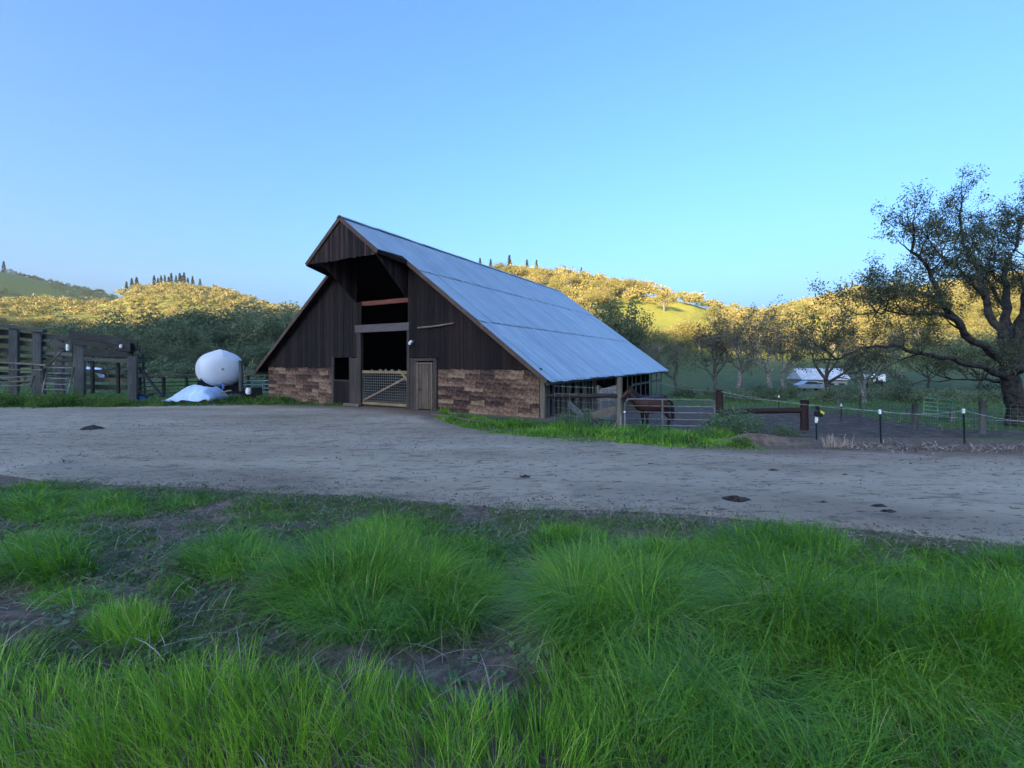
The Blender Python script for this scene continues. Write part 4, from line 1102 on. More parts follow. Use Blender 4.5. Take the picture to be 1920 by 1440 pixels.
for nm, me_ in (('trunk', tm), ('crown', leaf_mesh('crown', Pn, s_, c_, M['leaf_oak']))):
    me_.transform(Matrix.Translation(-oak_base)); me_.polygons.foreach_set('use_smooth', np.full(len(me_.polygons), nm == 'trunk'))
    c = bpy.data.objects.new(nm, me_); C.objects.link(c); c.parent = oak
print('oak leaves', len(Pn))

# ------------------------------------------------------------------ mid-distance trees
lacy = [make_tree('tree', 100 + k, 8.5, M['bark_pale'] if k % 2 else M['bark'], M['leaf_mid'], 3, (5, 4, 4), 40, .26, .16, .2 + .03 * k, .24, 1.15) for k in range(4)]
full = [make_tree('tree', 200 + k, 11, M['bark'], M['leaf_line'], 3, (5, 4, 4), 44, .5, .36, .26, .2, 1.1) for k in range(5)]
def tree_at(name, var, px, Y, top_py, label, group=None, sxy=1.0, cat='tree'):
    p = on((px - 960) / F * Y, Y); h = CAMH - (top_py - HZ) / F * Y - p.z
    return put_tree(name, var, p, h, random.uniform(0, 6.28), label, cat, group, sxy)
tree_at('oak_tree', lacy[0], 1345, 46, 598, 'rounded grey-brown leafless-looking oak standing behind the pipe gate', None, 1.1)
tree_at('oak_tree', lacy[1], 1440, 58, 570, 'tall lacy oak with pale trunk left of the white-roofed building', None, 1.0)
tree_at('oak_tree', lacy[2], 1548, 43, 588, 'crooked dark oak standing before the white-roofed building', None, 1.05)
tree_at('oak_tree', lacy[3], 1622, 40, 612, 'thin leaning oak sapling before the white box trailer', None, .85)
tree_at('oak_tree', lacy[1], 1470, 68, 590, 'grey oak behind the tall lacy oak', None, 1.0)
tree_at('oak_tree', lacy[0], 1268, 62, 640, 'small dim oak at the back corner of the barn roof', None, 1.15)
tree_at('oak_tree', lacy[2], 1210, 70, 640, 'dim oak just showing over the low end of the barn roof', None, 1.1)
tree_at('oak_tree', lacy[3], 1385, 72, 585, 'pale twiggy oak between the rounded and the tall lacy oak', None, 1.0)
tree_at('oak_tree', full[2], 1128, 92, 560, 'dark shaded tree at the edge of the sunny meadow above the barn roof', None, .9)
tree_at('oak_tree', full[0], 1172, 95, 590, 'lower dark tree below the sunny meadow beside the barn roof', None, .9)
tree_at('oak_tree', lacy[1], 1690, 85, 600, 'pale oak far up the slope behind the white box trailer', None, 1.1)
tree_at('oak_tree', full[1], 1740, 70, 640, 'round green tree on the shaded slope behind the big oak', None, 1.1)
tree_at('oak_tree', full[3], 1835, 60, 625, 'dense green tree just behind the big oak trunk', None, 1.1)
tree_at('oak_tree', full[4], 1950, 52, 600, 'dense tree right of the big oak', None, 1.1)
row = [(95, 105, 640), (130, 100, 600), (165, 92, 612), (200, 112, 592), (232, 96, 606), (262, 104, 590), (295, 88, 604), (322, 110, 580), (350, 92, 596), (378, 100, 578), (405, 84, 600),
       (432, 105, 576), (458, 88, 590), (482, 98, 578), (508, 86, 596), (530, 102, 572), (552, 92, 584), (575, 108, 570), (600, 96, 580), (628, 100, 575), (660, 104, 580), (330, 78, 640), (440, 76, 640), (250, 82, 636), (500, 76, 632), (180, 80, 648), (385, 80, 632), (545, 80, 622)]
for k, (px, Y, top) in enumerate(row):
    tree_at('oak_tree', full[k % 5], px, Y, top + random.uniform(-5, 5), 'grey-green tree in the shaded tree line behind the pasture left of the barn', 'shaded tree line behind the left pasture', random.uniform(.8, 1.45)).location.z -= random.uniform(.2, 1.6)

# shrubs along the creek, right
def shrub_mesh(seed, n, rx, ry, rz, size, mat, stems=9):
    r_ = np.random.default_rng(seed); P = []; ctr = r_.normal(size=(stems * 3, 3)) * .5; ctr[:, 2] = np.abs(ctr[:, 2]) + .15
    ctr /= np.maximum(1, np.linalg.norm(ctr, axis=1))[:, None]
    k = r_.integers(0, len(ctr), n)
    P = ctr[k] + r_.normal(size=(n, 3)) * .2; P[:, 2] = np.abs(P[:, 2])
    P = P * np.array([rx, ry, rz])
    me_ = leaf_mesh('foliage', P, size * r_.uniform(.6, 1.3, n), np.clip(r_.normal(.5, .22, n) + .25 * (r_.random(len(ctr))[k] - .5), 0, 1), mat, .5)
    mb = MB()
    for c in ctr[:stems]: mb.tube([(0, 0, -.1), (c[0] * rx * .5, c[1] * ry * .5, c[2] * rz * .6), (c[0] * rx, c[1] * ry, c[2] * rz)], [.025 * rz + .01, .018 * rz + .006, .004], 4, False)
    sm_ = mb.mesh('stem'); sm_.materials.append(M['bark'])
    return me_, sm_
def put_shrub(name, pair, p, s, label, group=None, rz=None):
    o = empty(name, tuple(p), random.uniform(0, 6.28) if rz is None else rz, label, 'bush', group); o.scale = (s, s, s)
    for nm, me_ in (('foliage', pair[0]), ('stem', pair[1])):
        c = bpy.data.objects.new(nm, me_); C.objects.link(c); c.parent = o
    return o
sh = [shrub_mesh(30 + k, 1500, 1.9, 1.3, .95, .2, M['leaf_line']) for k in range(3)]
for k, px in enumerate([1285, 1330, 1392, 1430, 1478, 1560, 1600, 1655, 1700, 1735, 1790, 1850, 1900]):
    Y = 47 + 5 * math.sin(k * 2.1) - .008 * (px - 1500)
    put_shrub('bush', sh[k % 3], on((px - 960) / F * Y, Y), random.uniform(.8, 1.25), 'low dark bush in the row along the hollow beyond the paddock', 'dark bushes along the hollow beyond the paddock')
for k in range(22):
    px = 120 + 22 * k; Y = 74 + 6 * math.sin(k * 2.7)
    put_shrub('bush', sh[k % 3], on((px - 960) / F * Y, Y, -.1), random.uniform(1.3, 2.3), 'shaded underbrush bush at the foot of the tree line left of the barn', 'underbrush below the left tree line')
gb = shrub_mesh(51, 3800, 1.0, .7, .72, .085, M['leaf_bush'], 14)
put_shrub('bush', gb, G(1378, 812), .95, 'rounded grey-green leafy bush under the brown log rail', None, .3)
gb2 = shrub_mesh(52, 1800, .8, .5, .5, .08, M['leaf_bush'], 10)
put_shrub('bush', gb2, G(1318, 820), .62, 'small low bush between the pipe gate and the rounded bush', None, 1.0)
put_shrub('bush', gb2, G(1468, 815), .6, 'low pale scrub at the foot of the short red-brown post', None, 2.0)
put_shrub('bush', shrub_mesh(53, 900, .6, .4, .4, .08, M['verge'], 8), G(1392, 836), .55, 'bright green weed clump on the near side of the earth mound', None, 2.0)
gw = shrub_mesh(54, 1300, .55, .4, 1.0, .09, M['leaf_bush'], 10)
put_shrub('weed', gw, G(1062, 797), .5, 'tall pale-leaved weed under the left end of the log rail', None, .5)
put_shrub('weed', gw, G(1096, 805), .62, 'tall pale-leaved weed at the foot of the leaning plank', None, 2.5)
wd = [shrub_mesh(60 + k, 1500, 1.2, .8, .75, .11, M['verge'], 10) for k in range(2)]
for k, px in enumerate([20, 58, 82, 100, 128, 168, 205, 225]):
    put_shrub('weed', wd[k % 2], on(*W3(px, 0, 25.4 + .5 * math.sin(k * 1.7)).xy), random.uniform(.6, .95), 'dark leafy weed clump on the verge before the corral', 'weed clumps on the verge before the corral')

# ------------------------------------------------------------------ hillside trees
def hill_tree(seed, nclump=26, per=120, size=.36, light=False):
    r_ = np.random.default_rng(seed)
    # crown of clumps in a broad dome, unit height 10
    th = r_.uniform(0, 2 * np.pi, nclump); u = r_.random(nclump) ** .5
    cz = 4.2 + 4.6 * np.sqrt(np.clip(1 - u ** 2 * .85, 0, 1)) * r_.uniform(.55, 1.0, nclump)
    ctr = np.stack([3.6 * u * np.cos(th), 3.6 * u * np.sin(th), cz], 1)
    k = np.repeat(np.arange(nclump), per); n = len(k)
    P = ctr[k] + r_.normal(size=(n, 3)) * np.array([.8, .8, .6]) * r_.uniform(.7, 1.35, nclump)[k][:, None]
    tone = r_.random(nclump)
    return P, size * r_.uniform(.6, 1.3, n), np.clip(.5 + .5 * (tone[k] - .5) + r_.normal(0, .15, n), 0, 1), ctr
hill_vars = []
for k in range(7):
    P_, s_, c_, ctr = hill_tree(300 + k, 24 + k)
    lm = leaf_mesh('hill_oak', P_, s_, c_, M['leaf_hill'], .7)
    mb = MB(); mb.tube([(0, 0, -.6), (.1, 0, 1.6), (0, .1, 3.4)], [.36, .27, .22], 7, False)
    for c in ctr[:11]: mb.tube([(0, .1, 2.8), (c[0] * .45, c[1] * .45, 3.4 + (c[2] - 3.4) * .5), tuple(c)], [.17, .1, .03], 4, False)
    tmesh = mb.mesh('trunk'); tmesh.materials.append(M['bark_pale'])
    hill_vars.append((tmesh, lm, 10.0))
cand = []
def scatter(az0, az1, n, mind, rmin, rmaxf, hmin, hmax, keep):
    got = []; cell = {}
    azs = rng.uniform(az0, az1, n); us = rng.random(n)
    for a, u in zip(azs, us):
        rc_ = np.interp(a, _az, _rc) * rmaxf
        r_ = math.sqrt(rmin ** 2 + u * (rc_ ** 2 - rmin ** 2)); x, y = r_ * math.sin(math.radians(a)), r_ * math.cos(math.radians(a))
        z = H(x, y); px = 960 + F * x / y; py = HZ - F * (z - CAMH) / y
        if rng.random() > keep(px, py, r_): continue
        key = (int(x // mind), int(y // mind)); ok = True
        for di in (-1, 0, 1):
            for dj in (-1, 0, 1):
                for (qx, qy) in cell.get((key[0] + di, key[1] + dj), ()):
                    if (qx - x) ** 2 + (qy - y) ** 2 < mind * mind: ok = False
        if not ok: continue
        cell.setdefault(key, []).append((x, y)); got.append((x, y, z, random.uniform(hmin, hmax), px, py))
    return got
def keep_right(px, py, r_):
    v = 1.0
    if ((px - 1235) / 130) ** 2 + ((py - 612) / 41) ** 2 < 1: v = .008
    if 1330 < px and py > 640: v = .1
    if px > 1500 and py > 600: v = .35
    if px > 1640 and py < 640: v = .4
    if py > 668: v = .0
    if 480 < px < 880: v = .35
    return v
def keep_left(px, py, r_):
    v = 1.0
    if px < 240 and 540 < py < 625: v = .22
    if ((px - 180) / 75) ** 2 + ((py - 566) / 9) ** 2 < 1: v = .0
    if ((px - 60) / 130) ** 2 + ((py - 606) / 10) ** 2 < 1: v = .03
    return v
right = scatter(-14, 50, 6500, 4.3, 112, .995, 5.4, 11, keep_right)
left = scatter(-52, -17, 9000, 6.6, 190, .995, 5.5, 11, keep_left)
allt = [(t, 'R') for t in right] + [(t, 'L') for t in left]
allt.sort(key=lambda q: -q[0][3] / q[0][1])
print('hill trees', len(right), len(left))
rest = []
for k, (t_, side_) in enumerate(allt):
    if k < 262 and -60 < t_[4] < 1980 and not (640 < t_[4] < 890):
        lab = (('golden-green oak on the sunny slope rising behind the barn roof', 'oaks on the slope behind the barn roof') if t_[4] < 1150 else ('golden-green oak in the wood round the open sunny meadow', 'oaks round the sunny meadow') if t_[4] < 1400 else ('golden-green oak on the sunny slope behind the white-roofed building', 'oaks on the slope behind the white-roofed building')) if side_ == 'R' else ('small golden-green oak on the far slope left of the barn', 'oaks on the left hillside')
        put_tree('hillside_oak', hill_vars[k % 7], (t_[0], t_[1], t_[2] - .2 - .12 * t_[3]), t_[3], random.uniform(0, 6.28), lab[0], 'tree', lab[1], random.uniform(.85, 1.25))
    else: rest.append(t_)
for _ in range(420):          # the farthest ridge
    a_ = math.radians(random.uniform(-52, -41)); r_ = random.uniform(690, 985); x_, y_ = r_ * math.sin(a_), r_ * math.cos(a_)
    if vnoise(x_ * .012, y_ * .012) > .42: rest.append((x_, y_, H(x_, y_), random.uniform(6, 11), 0, 0))
VV, SS, CC = [], [], []
for k, t_ in enumerate(rest):
    P_, s_, c_, _ = hill_tree(500 + k % 23, 18, 15, .95) if t_[1] < 560 else hill_tree(500 + k % 23, 12, 6, 1.6)
    a = random.uniform(0, 6.28); ca_, sa_ = math.cos(a), math.sin(a); f = t_[3] / 10
    Q = np.stack([P_[:, 0] * ca_ - P_[:, 1] * sa_, P_[:, 0] * sa_ + P_[:, 1] * ca_, P_[:, 2]], 1) * f
    VV.append(Q + np.array([t_[0], t_[1], t_[2] - (1.8 if t_[1] < 560 and t_[0] > -520 else 3.4)])); SS.append(s_ * f); CC.append(np.clip(c_ + random.uniform(-.25, .25), 0, 1))
wl = leaf_mesh('distant_woodland', np.concatenate(VV), np.concatenate(SS), np.concatenate(CC), M['leaf_hill'], .75)
ow = bpy.data.objects.new('distant_woodland', wl); C.objects.link(ow)
tag(ow, 'mass of small oaks covering the far hillsides', 'woodland', kind='stuff')
# conifers on the skylines
def conifer(seed):
    r_ = np.random.default_rng(seed); n = 420; t_ = r_.random(n) ** .8
    rad_ = (1 - t_) ** .85 * 1.75 * r_.uniform(.35, 1.0, n) + .08; th = r_.uniform(0, 6.283, n)
    P = np.stack([rad_ * np.cos(th), rad_ * np.sin(th), 1.2 + t_ * 8.9 - rad_ * .25], 1)
    lm = leaf_mesh('needles', P, r_.uniform(.5, 1.0, n), r_.random(n), M['needle'], .5)
    mb = MB().tube([(0, 0, -.8), (0, 0, 5), (0, 0, 9.8)], [.22, .13, .03], 6, False); tmesh = mb.mesh('trunk'); tmesh.materials.append(M['bark'])
    return (tmesh, lm, 10.0)
con = [conifer(700 + k) for k in range(4)]
def con_at(px, top, label, group, h=None, f=1.0):
    a = math.degrees(math.atan((px - 960) / F)); r_ = np.interp(a, _az, _rc) * f if f < 1.5 else 990
    x, y = r_ * math.sin(math.radians(a)), r_ * math.cos(math.radians(a)); z = H(x, y)
    hh = (CAMH - (top - HZ) / F * y) - z
    hh = min(max(hh, 4.5), 24)
    put_tree('conifer', con[int(px) % 4], (x, y, z - .5), hh, random.uniform(0, 6), label, 'tree', group, random.uniform(.8, 1.1))
for px, top in ((237, 527), (247, 521), (256, 519), (289, 516), (296, 520), (302, 516), (309, 515), (316, 518), (321, 511), (330, 516), (337, 511), (341, 516), (345, 510), (352, 520), (361, 517), (375, 522), (400, 532), (420, 540), (445, 546), (470, 551)):
    con_at(px, top, 'dark conifer spire on the skyline of the left hill', 'conifers on the left skyline', f=1.0)
con_at(7, 487, 'lone pine standing high on the far left ridge', None, f=2.0)
for px, top in ((900, 482), (920, 484), (955, 477), (988, 485), (1006, 486), (1060, 497), (1090, 500)):
    con_at(px, top, 'dark conifer spire rising above the oaks over the barn roof', 'conifers above the barn roof')
for px, top in ((1575, 533), (1587, 529), (1598, 526)): con_at(px, top, 'small conifer on the skyline left of the big oak crown', 'conifers on the right skyline')
# ------------------------------------------------------------------ grass
def blades(base, length, lean_az, lean, bend, width, rnd, name, mat, label):
    n = len(base); base = np.asarray(base)
    hd = np.stack([np.cos(lean_az), np.sin(lean_az), np.zeros(n)], 1)
    wa = lean_az + np.pi / 2 + rng.normal(0, .7, n)
    wd_ = np.stack([np.cos(wa), np.sin(wa), np.zeros(n)], 1)
    V = np.zeros((n, 9, 3), dtype=np.float32)
    T = [0, .35, .65, .88, 1.0]; Wd = [1, .9, .7, .4, 0]
    for k, (t, w) in enumerate(zip(T, Wd)):
        hor = (lean * t + bend * t ** 2.2) * length
        ver = length * (t - .5 * np.clip(lean, 0, 1) * t * .4 - .62 * bend * t ** 2.6)
        c = base + hd * hor[:, None]; c = c + np.stack([0 * ver, 0 * ver, ver], 1)
        if k < 4:
            V[:, 2 * k] = c - wd_ * (width * w)[:, None] * .5; V[:, 2 * k + 1] = c + wd_ * (width * w)[:, None] * .5
        else: V[:, 8] = c
    o = (np.arange(n) * 9)[:, None]
    quads = np.concatenate([o + np.array([[2 * k, 2 * k + 1, 2 * k + 3, 2 * k + 2]]) for k in range(3)], 0)
    tris = o + np.array([[6, 7, 8]])
    me_ = npmesh(name, V.reshape(-1, 3), [quads, tris])
    at = me_.attributes.new('rnd', 'FLOAT', 'POINT'); at.data.foreach_set('value', np.repeat(np.clip(rnd, 0, 1), 9).astype(np.float32))
    me_.materials.append(mat)
    ob = bpy.data.objects.new(name, me_); C.objects.link(ob)
    return tag(ob, label, 'grass', kind='stuff')

ELL = [  # root ellipses seen in the photograph: cx, cy, rx, ry, height, tone, lean azimuth offset
    (735, 1130, 215, 85, .48, .46), (770, 1052, 170, 34, .38, .46), (750, 992, 70, 22, .22, .5), (1160, 1150, 160, 85, .48, .46), (1230, 1072, 130, 34, .36, .46), (1055, 1018, 68, 28, .30, .45),
    (1400, 1048, 220, 38, .33, .45), (1520, 1195, 250, 85, .44, .46), (1450, 1112, 190, 42, .27, .5), (1700, 1088, 190, 36, .30, .42), (1780, 1160, 240, 85, .32, .46), (1880, 1085, 130, 36, .32, .4),
    (430, 1062, 88, 45, .34, .45), (70, 1062, 115, 45, .3, .5), (210, 948, 72, 25, .2, .42), (50, 942, 95, 36, .28, .42), (352, 945, 48, 18, .16, .4), (500, 962, 85, 13, .11, .45), (150, 985, 80, 14, .12, .5),
    (240, 1188, 78, 34, .26, .6), (330, 1350, 470, 85, .27, .68), (60, 1335, 200, 90, .26, .68), (690, 1350, 190, 75, .27, .62),
    (1100, 1340, 115, 85, .3, .66), (1390, 1350, 260, 105, .38, .46), (1790, 1300, 280, 150, .46, .48), (960, 1420, 500, 80, .36, .6), (330, 1430, 420, 90, .36, .66), (1500, 1450, 500, 90, .4, .5),
    (620, 1010, 60, 14, .1, .45), (1640, 1045, 90, 16, .12, .4), (1800, 1050, 120, 22, .2, .42), (330, 1120, 60, 20, .12, .4), (120, 1130, 80, 22, .14, .45)]
N = 760000
gx_ = rng.uniform(-9.6, 9.6, N); gy_ = rng.uniform(1.15, 11, N)
okm = (gy_ < road_near(gx_) + .35) & (np.abs(gx_) < gy_ * 1.22 + .3)
gx_, gy_ = gx_[okm], gy_[okm]; gz_ = terrain(gx_, gy_)
px = 960 + F * gx_ / gy_; py = HZ + F * (CAMH - gz_) / gy_
px_w = px + 34 * fbm(gx_ * 2.2, gy_ * 2.2, 3) * 2; py_w = py + 22 * fbm(gx_ * 2.2 + 40, gy_ * 2.2, 3) * 2
best = np.full(len(px), -9.0); hh = np.zeros(len(px)); tone = np.zeros(len(px)); ecx = np.zeros(len(px)); ecy = np.zeros(len(px))
for (cx, cy, ax, ay, h, tn) in ELL:
    f = 1 - ((px_w - cx) / ax) ** 2 - ((py_w - cy) / ay) ** 2
    m_ = f > best; best[m_] = f[m_]; hh[m_] = h; tone[m_] = tn; ecx[m_] = cx; ecy[m_] = cy
for (cx, cy, ax, ay) in ((985, 1120, 26, 110), (1318, 1222, 42, 50), (955, 1215, 58, 100), (430, 1122, 75, 26), (1650, 1050, 65, 18), (480, 1165, 70, 26), (230, 985, 90, 14), (40, 1110, 45, 18), (640, 1235, 40, 16), (310, 1015, 26, 30)):
    best[((px_w - cx) / ax) ** 2 + ((py_w - cy) / ay) ** 2 < 1] = -1
inside = best > 0
dist = np.hypot(gx_, gy_)
u = rng.random(len(px))
keep = inside & (u < np.clip(.5 + best * 2.5, 0, 1) * np.clip(3.6 / dist, .34, 1) ) & (rng.random(len(px)) < .90)
sel = np.where(keep)[0]
bx, by, bz = gx_[sel], gy_[sel], gz_[sel]; f = np.clip(best[sel], 0, 1)
ln = hh[sel] * (.35 + .72 * f ** .45) * rng.uniform(.6, 1.18, len(sel)) * (.85 + .5 * (vnoise(bx * 3.3, by * 3.3) - .2))
# blades fall away from the middle of their tussock and follow a slow swirl
oaz = np.arctan2(-(py[sel] - ecy[sel]) * 2.4, px[sel] - ecx[sel])
sw = 6.28 * vnoise(bx * .8 + 9, by * .8 + 4)
vx = np.cos(oaz) * (1 - f) * 1.2 + .75 * np.cos(sw) + .35; vy = np.sin(oaz) * (1 - f) * 1.2 + .75 * np.sin(sw) - .2
cs = .10; ci = np.floor(bx / cs + .6 * vnoise(by * 9, bx * 2)).astype(int); cj = np.floor(by / cs + .6 * vnoise(bx * 9, by * 2)).astype(int)
hA, hB, hC, hD = (_perm[(ci * a_ + cj * b_) & 255, (ci * c_ + cj * d_) & 255] for a_, b_, c_, d_ in ((7, 31, 13, 5), (11, 3, 29, 17), (19, 23, 5, 7), (37, 9, 3, 41)))
tx = bx - (ci + .2 + .6 * hA) * cs; ty = by - (cj + .2 + .6 * hB) * cs
vx = vx * .8 + .9 * np.cos(6.28 * hC) + tx / cs * 1.5; vy = vy * .8 + .9 * np.sin(6.28 * hC) + ty / cs * 1.5
ln = ln * (.68 + .55 * hD) * (.62 + .75 * vnoise(bx * 1.4 + 30, by * 1.4))
laz = np.arctan2(vy, vx) + rng.normal(0, .38, len(sel))
lean = np.clip(rng.normal(.16, .12, len(sel)) + .22 * (1 - f), 0, .8); bend = np.clip(rng.normal(.40, .2, len(sel)) + .45 * (hA - .35) + .35 * (vnoise(bx * 1.1, by * 1.1 + 7) - .5), .02, .95)
straight = tone[sel] > .58; bend[~straight] = np.clip(bend[~straight] * 1.25 + .05, 0, .97); bend[straight] *= .5
col = tone[sel] + rng.normal(0, .14, len(sel)) + .35 * (vnoise(bx * 1.3, by * 1.3) - .5) + .3 * (hB - .5); col = np.where(rng.random(len(sel)) < .018, 1.0, np.clip(col, 0, .93))
wdt = rng.uniform(.0042, .0075, len(sel)) * np.clip(dist[sel] / 4.5, .62, 1.7)
blades(np.stack([bx, by, bz - .01], 1), ln, laz, lean, bend, wdt, col, 'tall_grass', M['grass'], 'lush tall green grass tussocks on the bank before the road')
print('tall', len(sel))
# short thin turf between the tussocks
keep2 = (~inside | (best < .12)) & (rng.random(len(px)) < np.clip(.16 + 1.6 * (vnoise(gx_ * 1.6, gy_ * 1.6) - .36) * (vnoise(gx_ * .5 + 3, gy_ * .5) + .4) + .25 * np.clip(best + .5, 0, 1), 0, .5) * np.clip((road_near(gx_) + .3 - gy_) / .9, 0, 1))
gap = ((px - 955) / 62) ** 2 + ((py - 1215) / 95) ** 2 < 1
keep2 &= ~(gap & (rng.random(len(px)) < .9))
sel = np.where(keep2)[0]; n = len(sel); print('short', n)
blades(np.stack([gx_[sel], gy_[sel], gz_[sel] - .005], 1), rng.uniform(.035, .12, n) * (.8 + .9 * np.clip(best[sel] + .5, 0, 1)), rng.uniform(0, 6.28, n), rng.uniform(.2, .9, n), rng.uniform(.2, .7, n), rng.uniform(.005, .010, n), np.clip(rng.normal(.45, .22, n), 0, 1), 'short_turf', M['verge'], 'thin short turf between the tussocks on the bank')

# dead straw and broad-leaved weeds on the soil
m_ = np.where((rng.random(len(px)) < .02) & (gy_ < road_near(gx_) - .1))[0]; n = len(m_)
blades(np.stack([gx_[m_], gy_[m_], gz_[m_] + .008], 1), rng.uniform(.05, .2, n), rng.uniform(0, 6.28, n), rng.uniform(.9, 1.3, n), rng.uniform(.5, .9, n), rng.uniform(.003, .006, n), rng.uniform(.1, 1, n), 'dead_straw', M['chip'], 'dead straw lying on the soil between the tussocks')
m_ = np.where((rng.random(len(px)) < .035) & (vnoise(gx_ * 2.1 + 8, gy_ * 2.1) > .52) & (best < .35) & (gy_ < road_near(gx_) - .2))[0]; n = len(m_)
wp = np.repeat(np.stack([gx_[m_], gy_[m_], gz_[m_] + .025], 1), 4, 0); wp = wp + rng.normal(0, 1, wp.shape) * np.array([.022, .022, .012])
ob = link('broad_weeds', leaf_mesh('broad_weeds', wp, rng.uniform(.025, .06, len(wp)), rng.uniform(.2, .85, len(wp)), M['leaf_bush'], .6, 3.0)); tag(ob, 'small broad-leaved weeds growing low between the tussocks', 'weeds', kind='stuff')
# verge grass beyond the road
def strip(n, xr, depth, hmin, hmax, name, label, wmul=1.0, extra=None):
    x = rng.uniform(*xr, n); y = road_far(x) + rng.uniform(-.25, 1, n) * depth
    if extra is not None:
        m_ = extra(x, y); x, y = x[m_], y[m_]
    m_ = rng.random(len(x)) < np.clip(1.9 * vnoise(x * 1.3, y * 1.9) - .1, 0, 1); x, y = x[m_], y[m_]
    n = len(x); f = (y - road_far(x)) / depth
    L = rng.uniform(hmin, hmax, n) * (.35 + .65 * np.clip(f * 2.2 + .3, 0, 1)) * (.35 + 1.2 * vnoise(x * 1.7 + 4, y * 1.7))
    blades(np.stack([x, y, terrain(x, y) - .02], 1), L, rng.uniform(0, 6.28, n), np.clip(rng.normal(.3, .2, n), 0, 1), np.clip(rng.normal(.4, .25, n), 0, 1), rng.uniform(.014, .026, n) * wmul, np.where(rng.random(n) < .03, 1.0, np.clip(rng.normal(.42, .2, n) + .7 * (vnoise(x * 1.3, y * 1.3) - .5), 0, .93)), name, M['grass'] if wmul < 1.2 else M['verge'], label)
def not_barn(x, y):
    t = (x + 7.79) * .8716 - (y - 25.05) * .4901; s = (x + 7.79) * .4901 + (y - 25.05) * .8716
    return ~((t > -9.9) & (t < 10.7) & (s > -.12))
strip(30000, (-3.4, 7.2), 2.6, .14, .36, 'verge_grass', 'bright green grass strip along the foot of the brown siding', 1.0, lambda x, y: not_barn(x, y) & (y < 17.2 + np.maximum(0, 2 - x) * 1.2))
strip(26000, (-40, -13.6), 3.4, .2, .5, 'verge_grass', 'dark green rank grass on the verge before corral and tarp', 1.5, not_barn)
strip(7000, (-15.5, -8.8), 2.6, .12, .3, 'verge_grass', 'low grass against the left half of the barn front', 1.3, not_barn)
# pasture tufts beyond the fences
n = 26000
x = np.concatenate([rng.uniform(-45, -13, n // 2), rng.uniform(12, 45, n // 2)]); y = np.concatenate([rng.uniform(28, 60, n // 2), rng.uniform(13, 55, n // 2)])
m_ = (np.abs(x) < y * 1.2) & not_barn(x, y) & ((x < 0) | (y > 27 + .15 * x) | (x > 18.5)) & (y > road_far(x) + 3); x, y = x[m_], y[m_]; n = len(x)
blades(np.stack([x, y, terrain(x, y) - .02], 1), rng.uniform(.1, .32, n), rng.uniform(0, 6.28, n), rng.uniform(0, .5, n), rng.uniform(.1, .7, n), rng.uniform(.03, .06, n), np.clip(rng.normal(.5, .2, n), 0, .95), 'pasture_grass', M['verge'], 'rough pasture grass beyond the fences')

# ------------------------------------------------------------------ loose things on the road
def rocks(n, xy, smin, smax, name, mat, label):
    x, y = xy; n = len(x); s = rng.uniform(smin, smax, n) ** 1.0
    oct_ = np.array([(1, 0, 0), (0, 1, 0), (-1, 0, 0), (0, -1, 0), (0, 0, .7), (0, 0, -.5)], float)
    V = oct_[None] * s[:, None, None] * rng.uniform(.55, 1.25, (n, 6, 1)); a = rng.uniform(0, 6.28, n); c, s_ = np.cos(a)[:, None], np.sin(a)[:, None]
    V = np.stack([V[..., 0] * c - V[..., 1] * s_, V[..., 0] * s_ + V[..., 1] * c, V[..., 2]], -1) + np.stack([x, y, terrain(x, y) + .012], -1)[:, None]
    F_ = np.array([(0, 1, 4), (1, 2, 4), (2, 3, 4), (3, 0, 4), (1, 0, 5), (2, 1, 5), (3, 2, 5), (0, 3, 5)])
    tri = (np.arange(n) * 6)[:, None, None] + F_[None]
    o = link(name, npmesh(name, V.reshape(-1, 3), [tri.reshape(-1, 3)]), mat); return tag(o, label, 'stones', kind='stuff')
x = np.concatenate([rng.uniform(-9, 9, 5200), rng.uniform(-18, 15, 7500)]); y = road_near(x) + np.concatenate([np.abs(rng.normal(0, .75, 5200)) - .6, rng.uniform(0, 10, 7500)])
m_ = (y > 1.5) & (y < road_far(x) - .3); rocks(0, (x[m_], y[m_]), .007, .028, 'gravel', M['stone'], 'loose gravel scattered on the road and its near edge')
n = 520; x = rng.uniform(-22, 15, n); y = road_near(x) + rng.random(n) * (road_far(x) - road_near(x)); m_ = (vnoise(x * .5, y * .9) > .45) & (np.abs(x) < y * 1.3)
rocks(0, (x[m_], y[m_]), .008, .034, 'dirt_clods', M['dung'], 'small dark dirt clods strewn over the road')
def clod(px_, py_, r_, hgt, label, name='manure_pile', mat='dung', cat='manure', flat=1.0):
    p = G(px_, py_); n, m2 = 18, 7; P = []
    for i in range(m2):
        f = i / (m2 - 1); row = []
        for k in range(n + 1):
            a = 2 * math.pi * (k % n) / n; q = r_ * f * (1 + .5 * float(fbm(math.cos(a) * 1.7 + px_, math.sin(a) * 1.7 + py_, 2)))
            x_, y_ = q * math.cos(a) * 1.25, q * math.sin(a) * flat
            row.append((x_, y_, max(-.03, hgt * (1 - f ** 1.6) * (.7 + .9 * float(vnoise(x_ * 9 / r_ * .35 + px_, y_ * 9 / r_ * .35))) - .02 * f)))
        P.append(row)
    o = MB().grid(P).build(name, M[mat], None, True); o.location = (p.x, p.y, p.z + .012); return tag(o, label, cat)
clod(172, 805, .34, .12, 'dark manure heap on the road before the corral')
clod(1381, 938, .24, .05, 'flat brown manure patch on the road below the bushy mound')
clod(1648, 952, .2, .04, 'flat dark manure patch on the road below the capped steel post', flat=.7)
clod(1665, 962, .16, .035, 'second manure patch touching the one below the capped steel post', flat=.6)
clod(1545, 945, .13, .03, 'small thin manure smear left of the two touching patches', flat=.5)
clod(1450, 884, .16, .03, 'thin dark smear on the road before the short red-brown post', flat=.6)
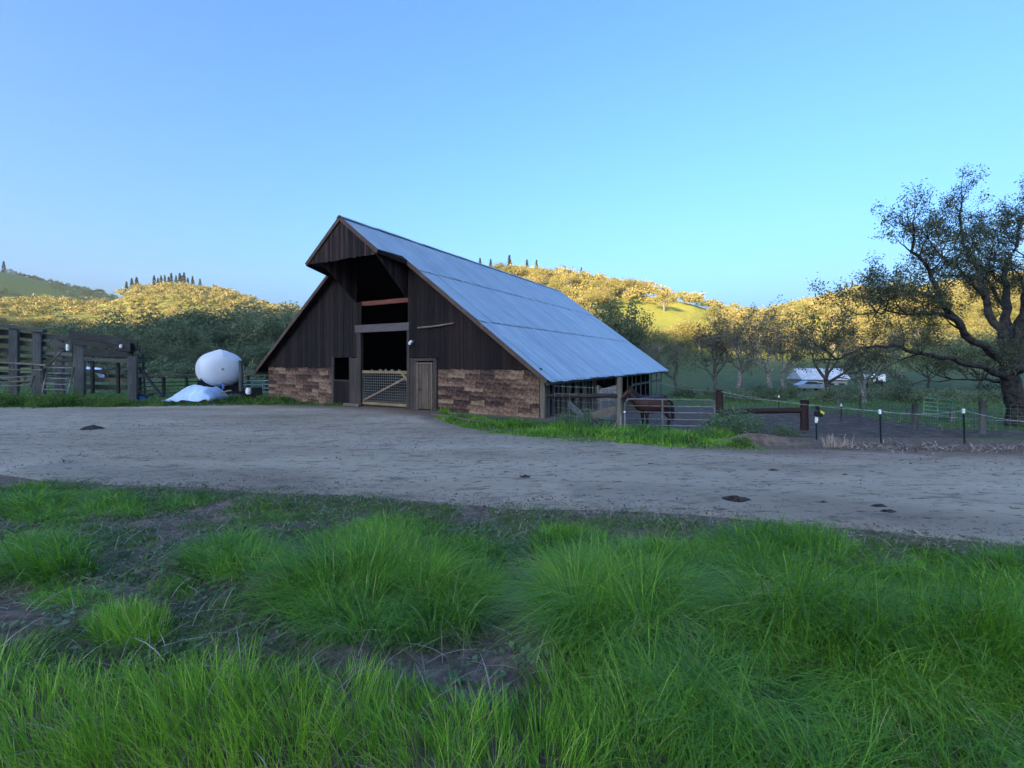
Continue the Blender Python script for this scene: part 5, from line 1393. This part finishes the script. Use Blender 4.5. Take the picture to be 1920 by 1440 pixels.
clod(985, 896, .13, .04, 'small dark clod on the road before the brown siding')
clod(1585, 892, .13, .03, 'thin manure smear on the road before the fence charger', flat=.6)
clod(1220, 872, .13, .03, 'thin brown smear on the road before the pipe gate', flat=.6)
clod(1420, 830, 1.3, .2, 'low mound of bare brown earth below the bush and log rail', 'earth_mound', 'soil', 'earth mound', .45)
# wood chips and dry stalks along the fence line
n = 900; x = rng.uniform(9.3, 17, n); y = road_far(x) + rng.normal(.25, .38, n)
L = rng.uniform(.04, .16, n)
blades(np.stack([x, y, terrain(x, y) + .02], 1), L, rng.uniform(0, 6.28, n), rng.uniform(.8, 1.2, n), rng.uniform(.4, .7, n), rng.uniform(.012, .035, n), np.clip(rng.normal(.55, .25, n), 0, 1), 'wood_chips', M['chip'], 'pale wood chips and dry stalks strewn along the fence line')['category'] = 'chips'
n = 130; p = G(1563, 838); x = p.x + rng.normal(0, .18, n); y = p.y + rng.normal(0, .12, n)
blades(np.stack([x, y, terrain(x, y)], 1), rng.uniform(.15, .5, n), rng.uniform(0, 6.28, n), rng.uniform(0, .4, n), rng.uniform(0, .4, n), rng.uniform(.008, .016, n), rng.uniform(.4, 1, n), 'dry_stalks', M['chip'], 'clump of dry pale stalks at the foot of the fence line')
print('objects', len(bpy.data.objects), 'tris', sum(len(m.loop_triangles) if m.loop_triangles else sum(len(p.vertices) - 2 for p in m.polygons) if len(m.polygons) < 2000 else 2 * len(m.polygons) for m in bpy.data.meshes))
# ------------------------------------------------------------------ evening haze in the valley air
hz = MB().box(-1680, 1680, -1680, 1680, -6, 330).build('haze', None)
hm = bpy.data.materials.new('haze'); hm.use_nodes = True; nt = hm.node_tree
nt.nodes.remove(nt.nodes['Principled BSDF'])
pv = nt.nodes.new('ShaderNodeVolumePrincipled'); pv.inputs['Color'].default_value = (.80, .90, 1, 1); pv.inputs['Density'].default_value = .00009; pv.inputs['Anisotropy'].default_value = .2
nt.links.new(pv.outputs[0], nt.nodes['Material Output'].inputs['Volume'])
hz.data.materials.append(hm); tag(hz, 'thin evening haze filling the valley', 'haze', kind='stuff')
scene.cycles.volume_bounces = 1
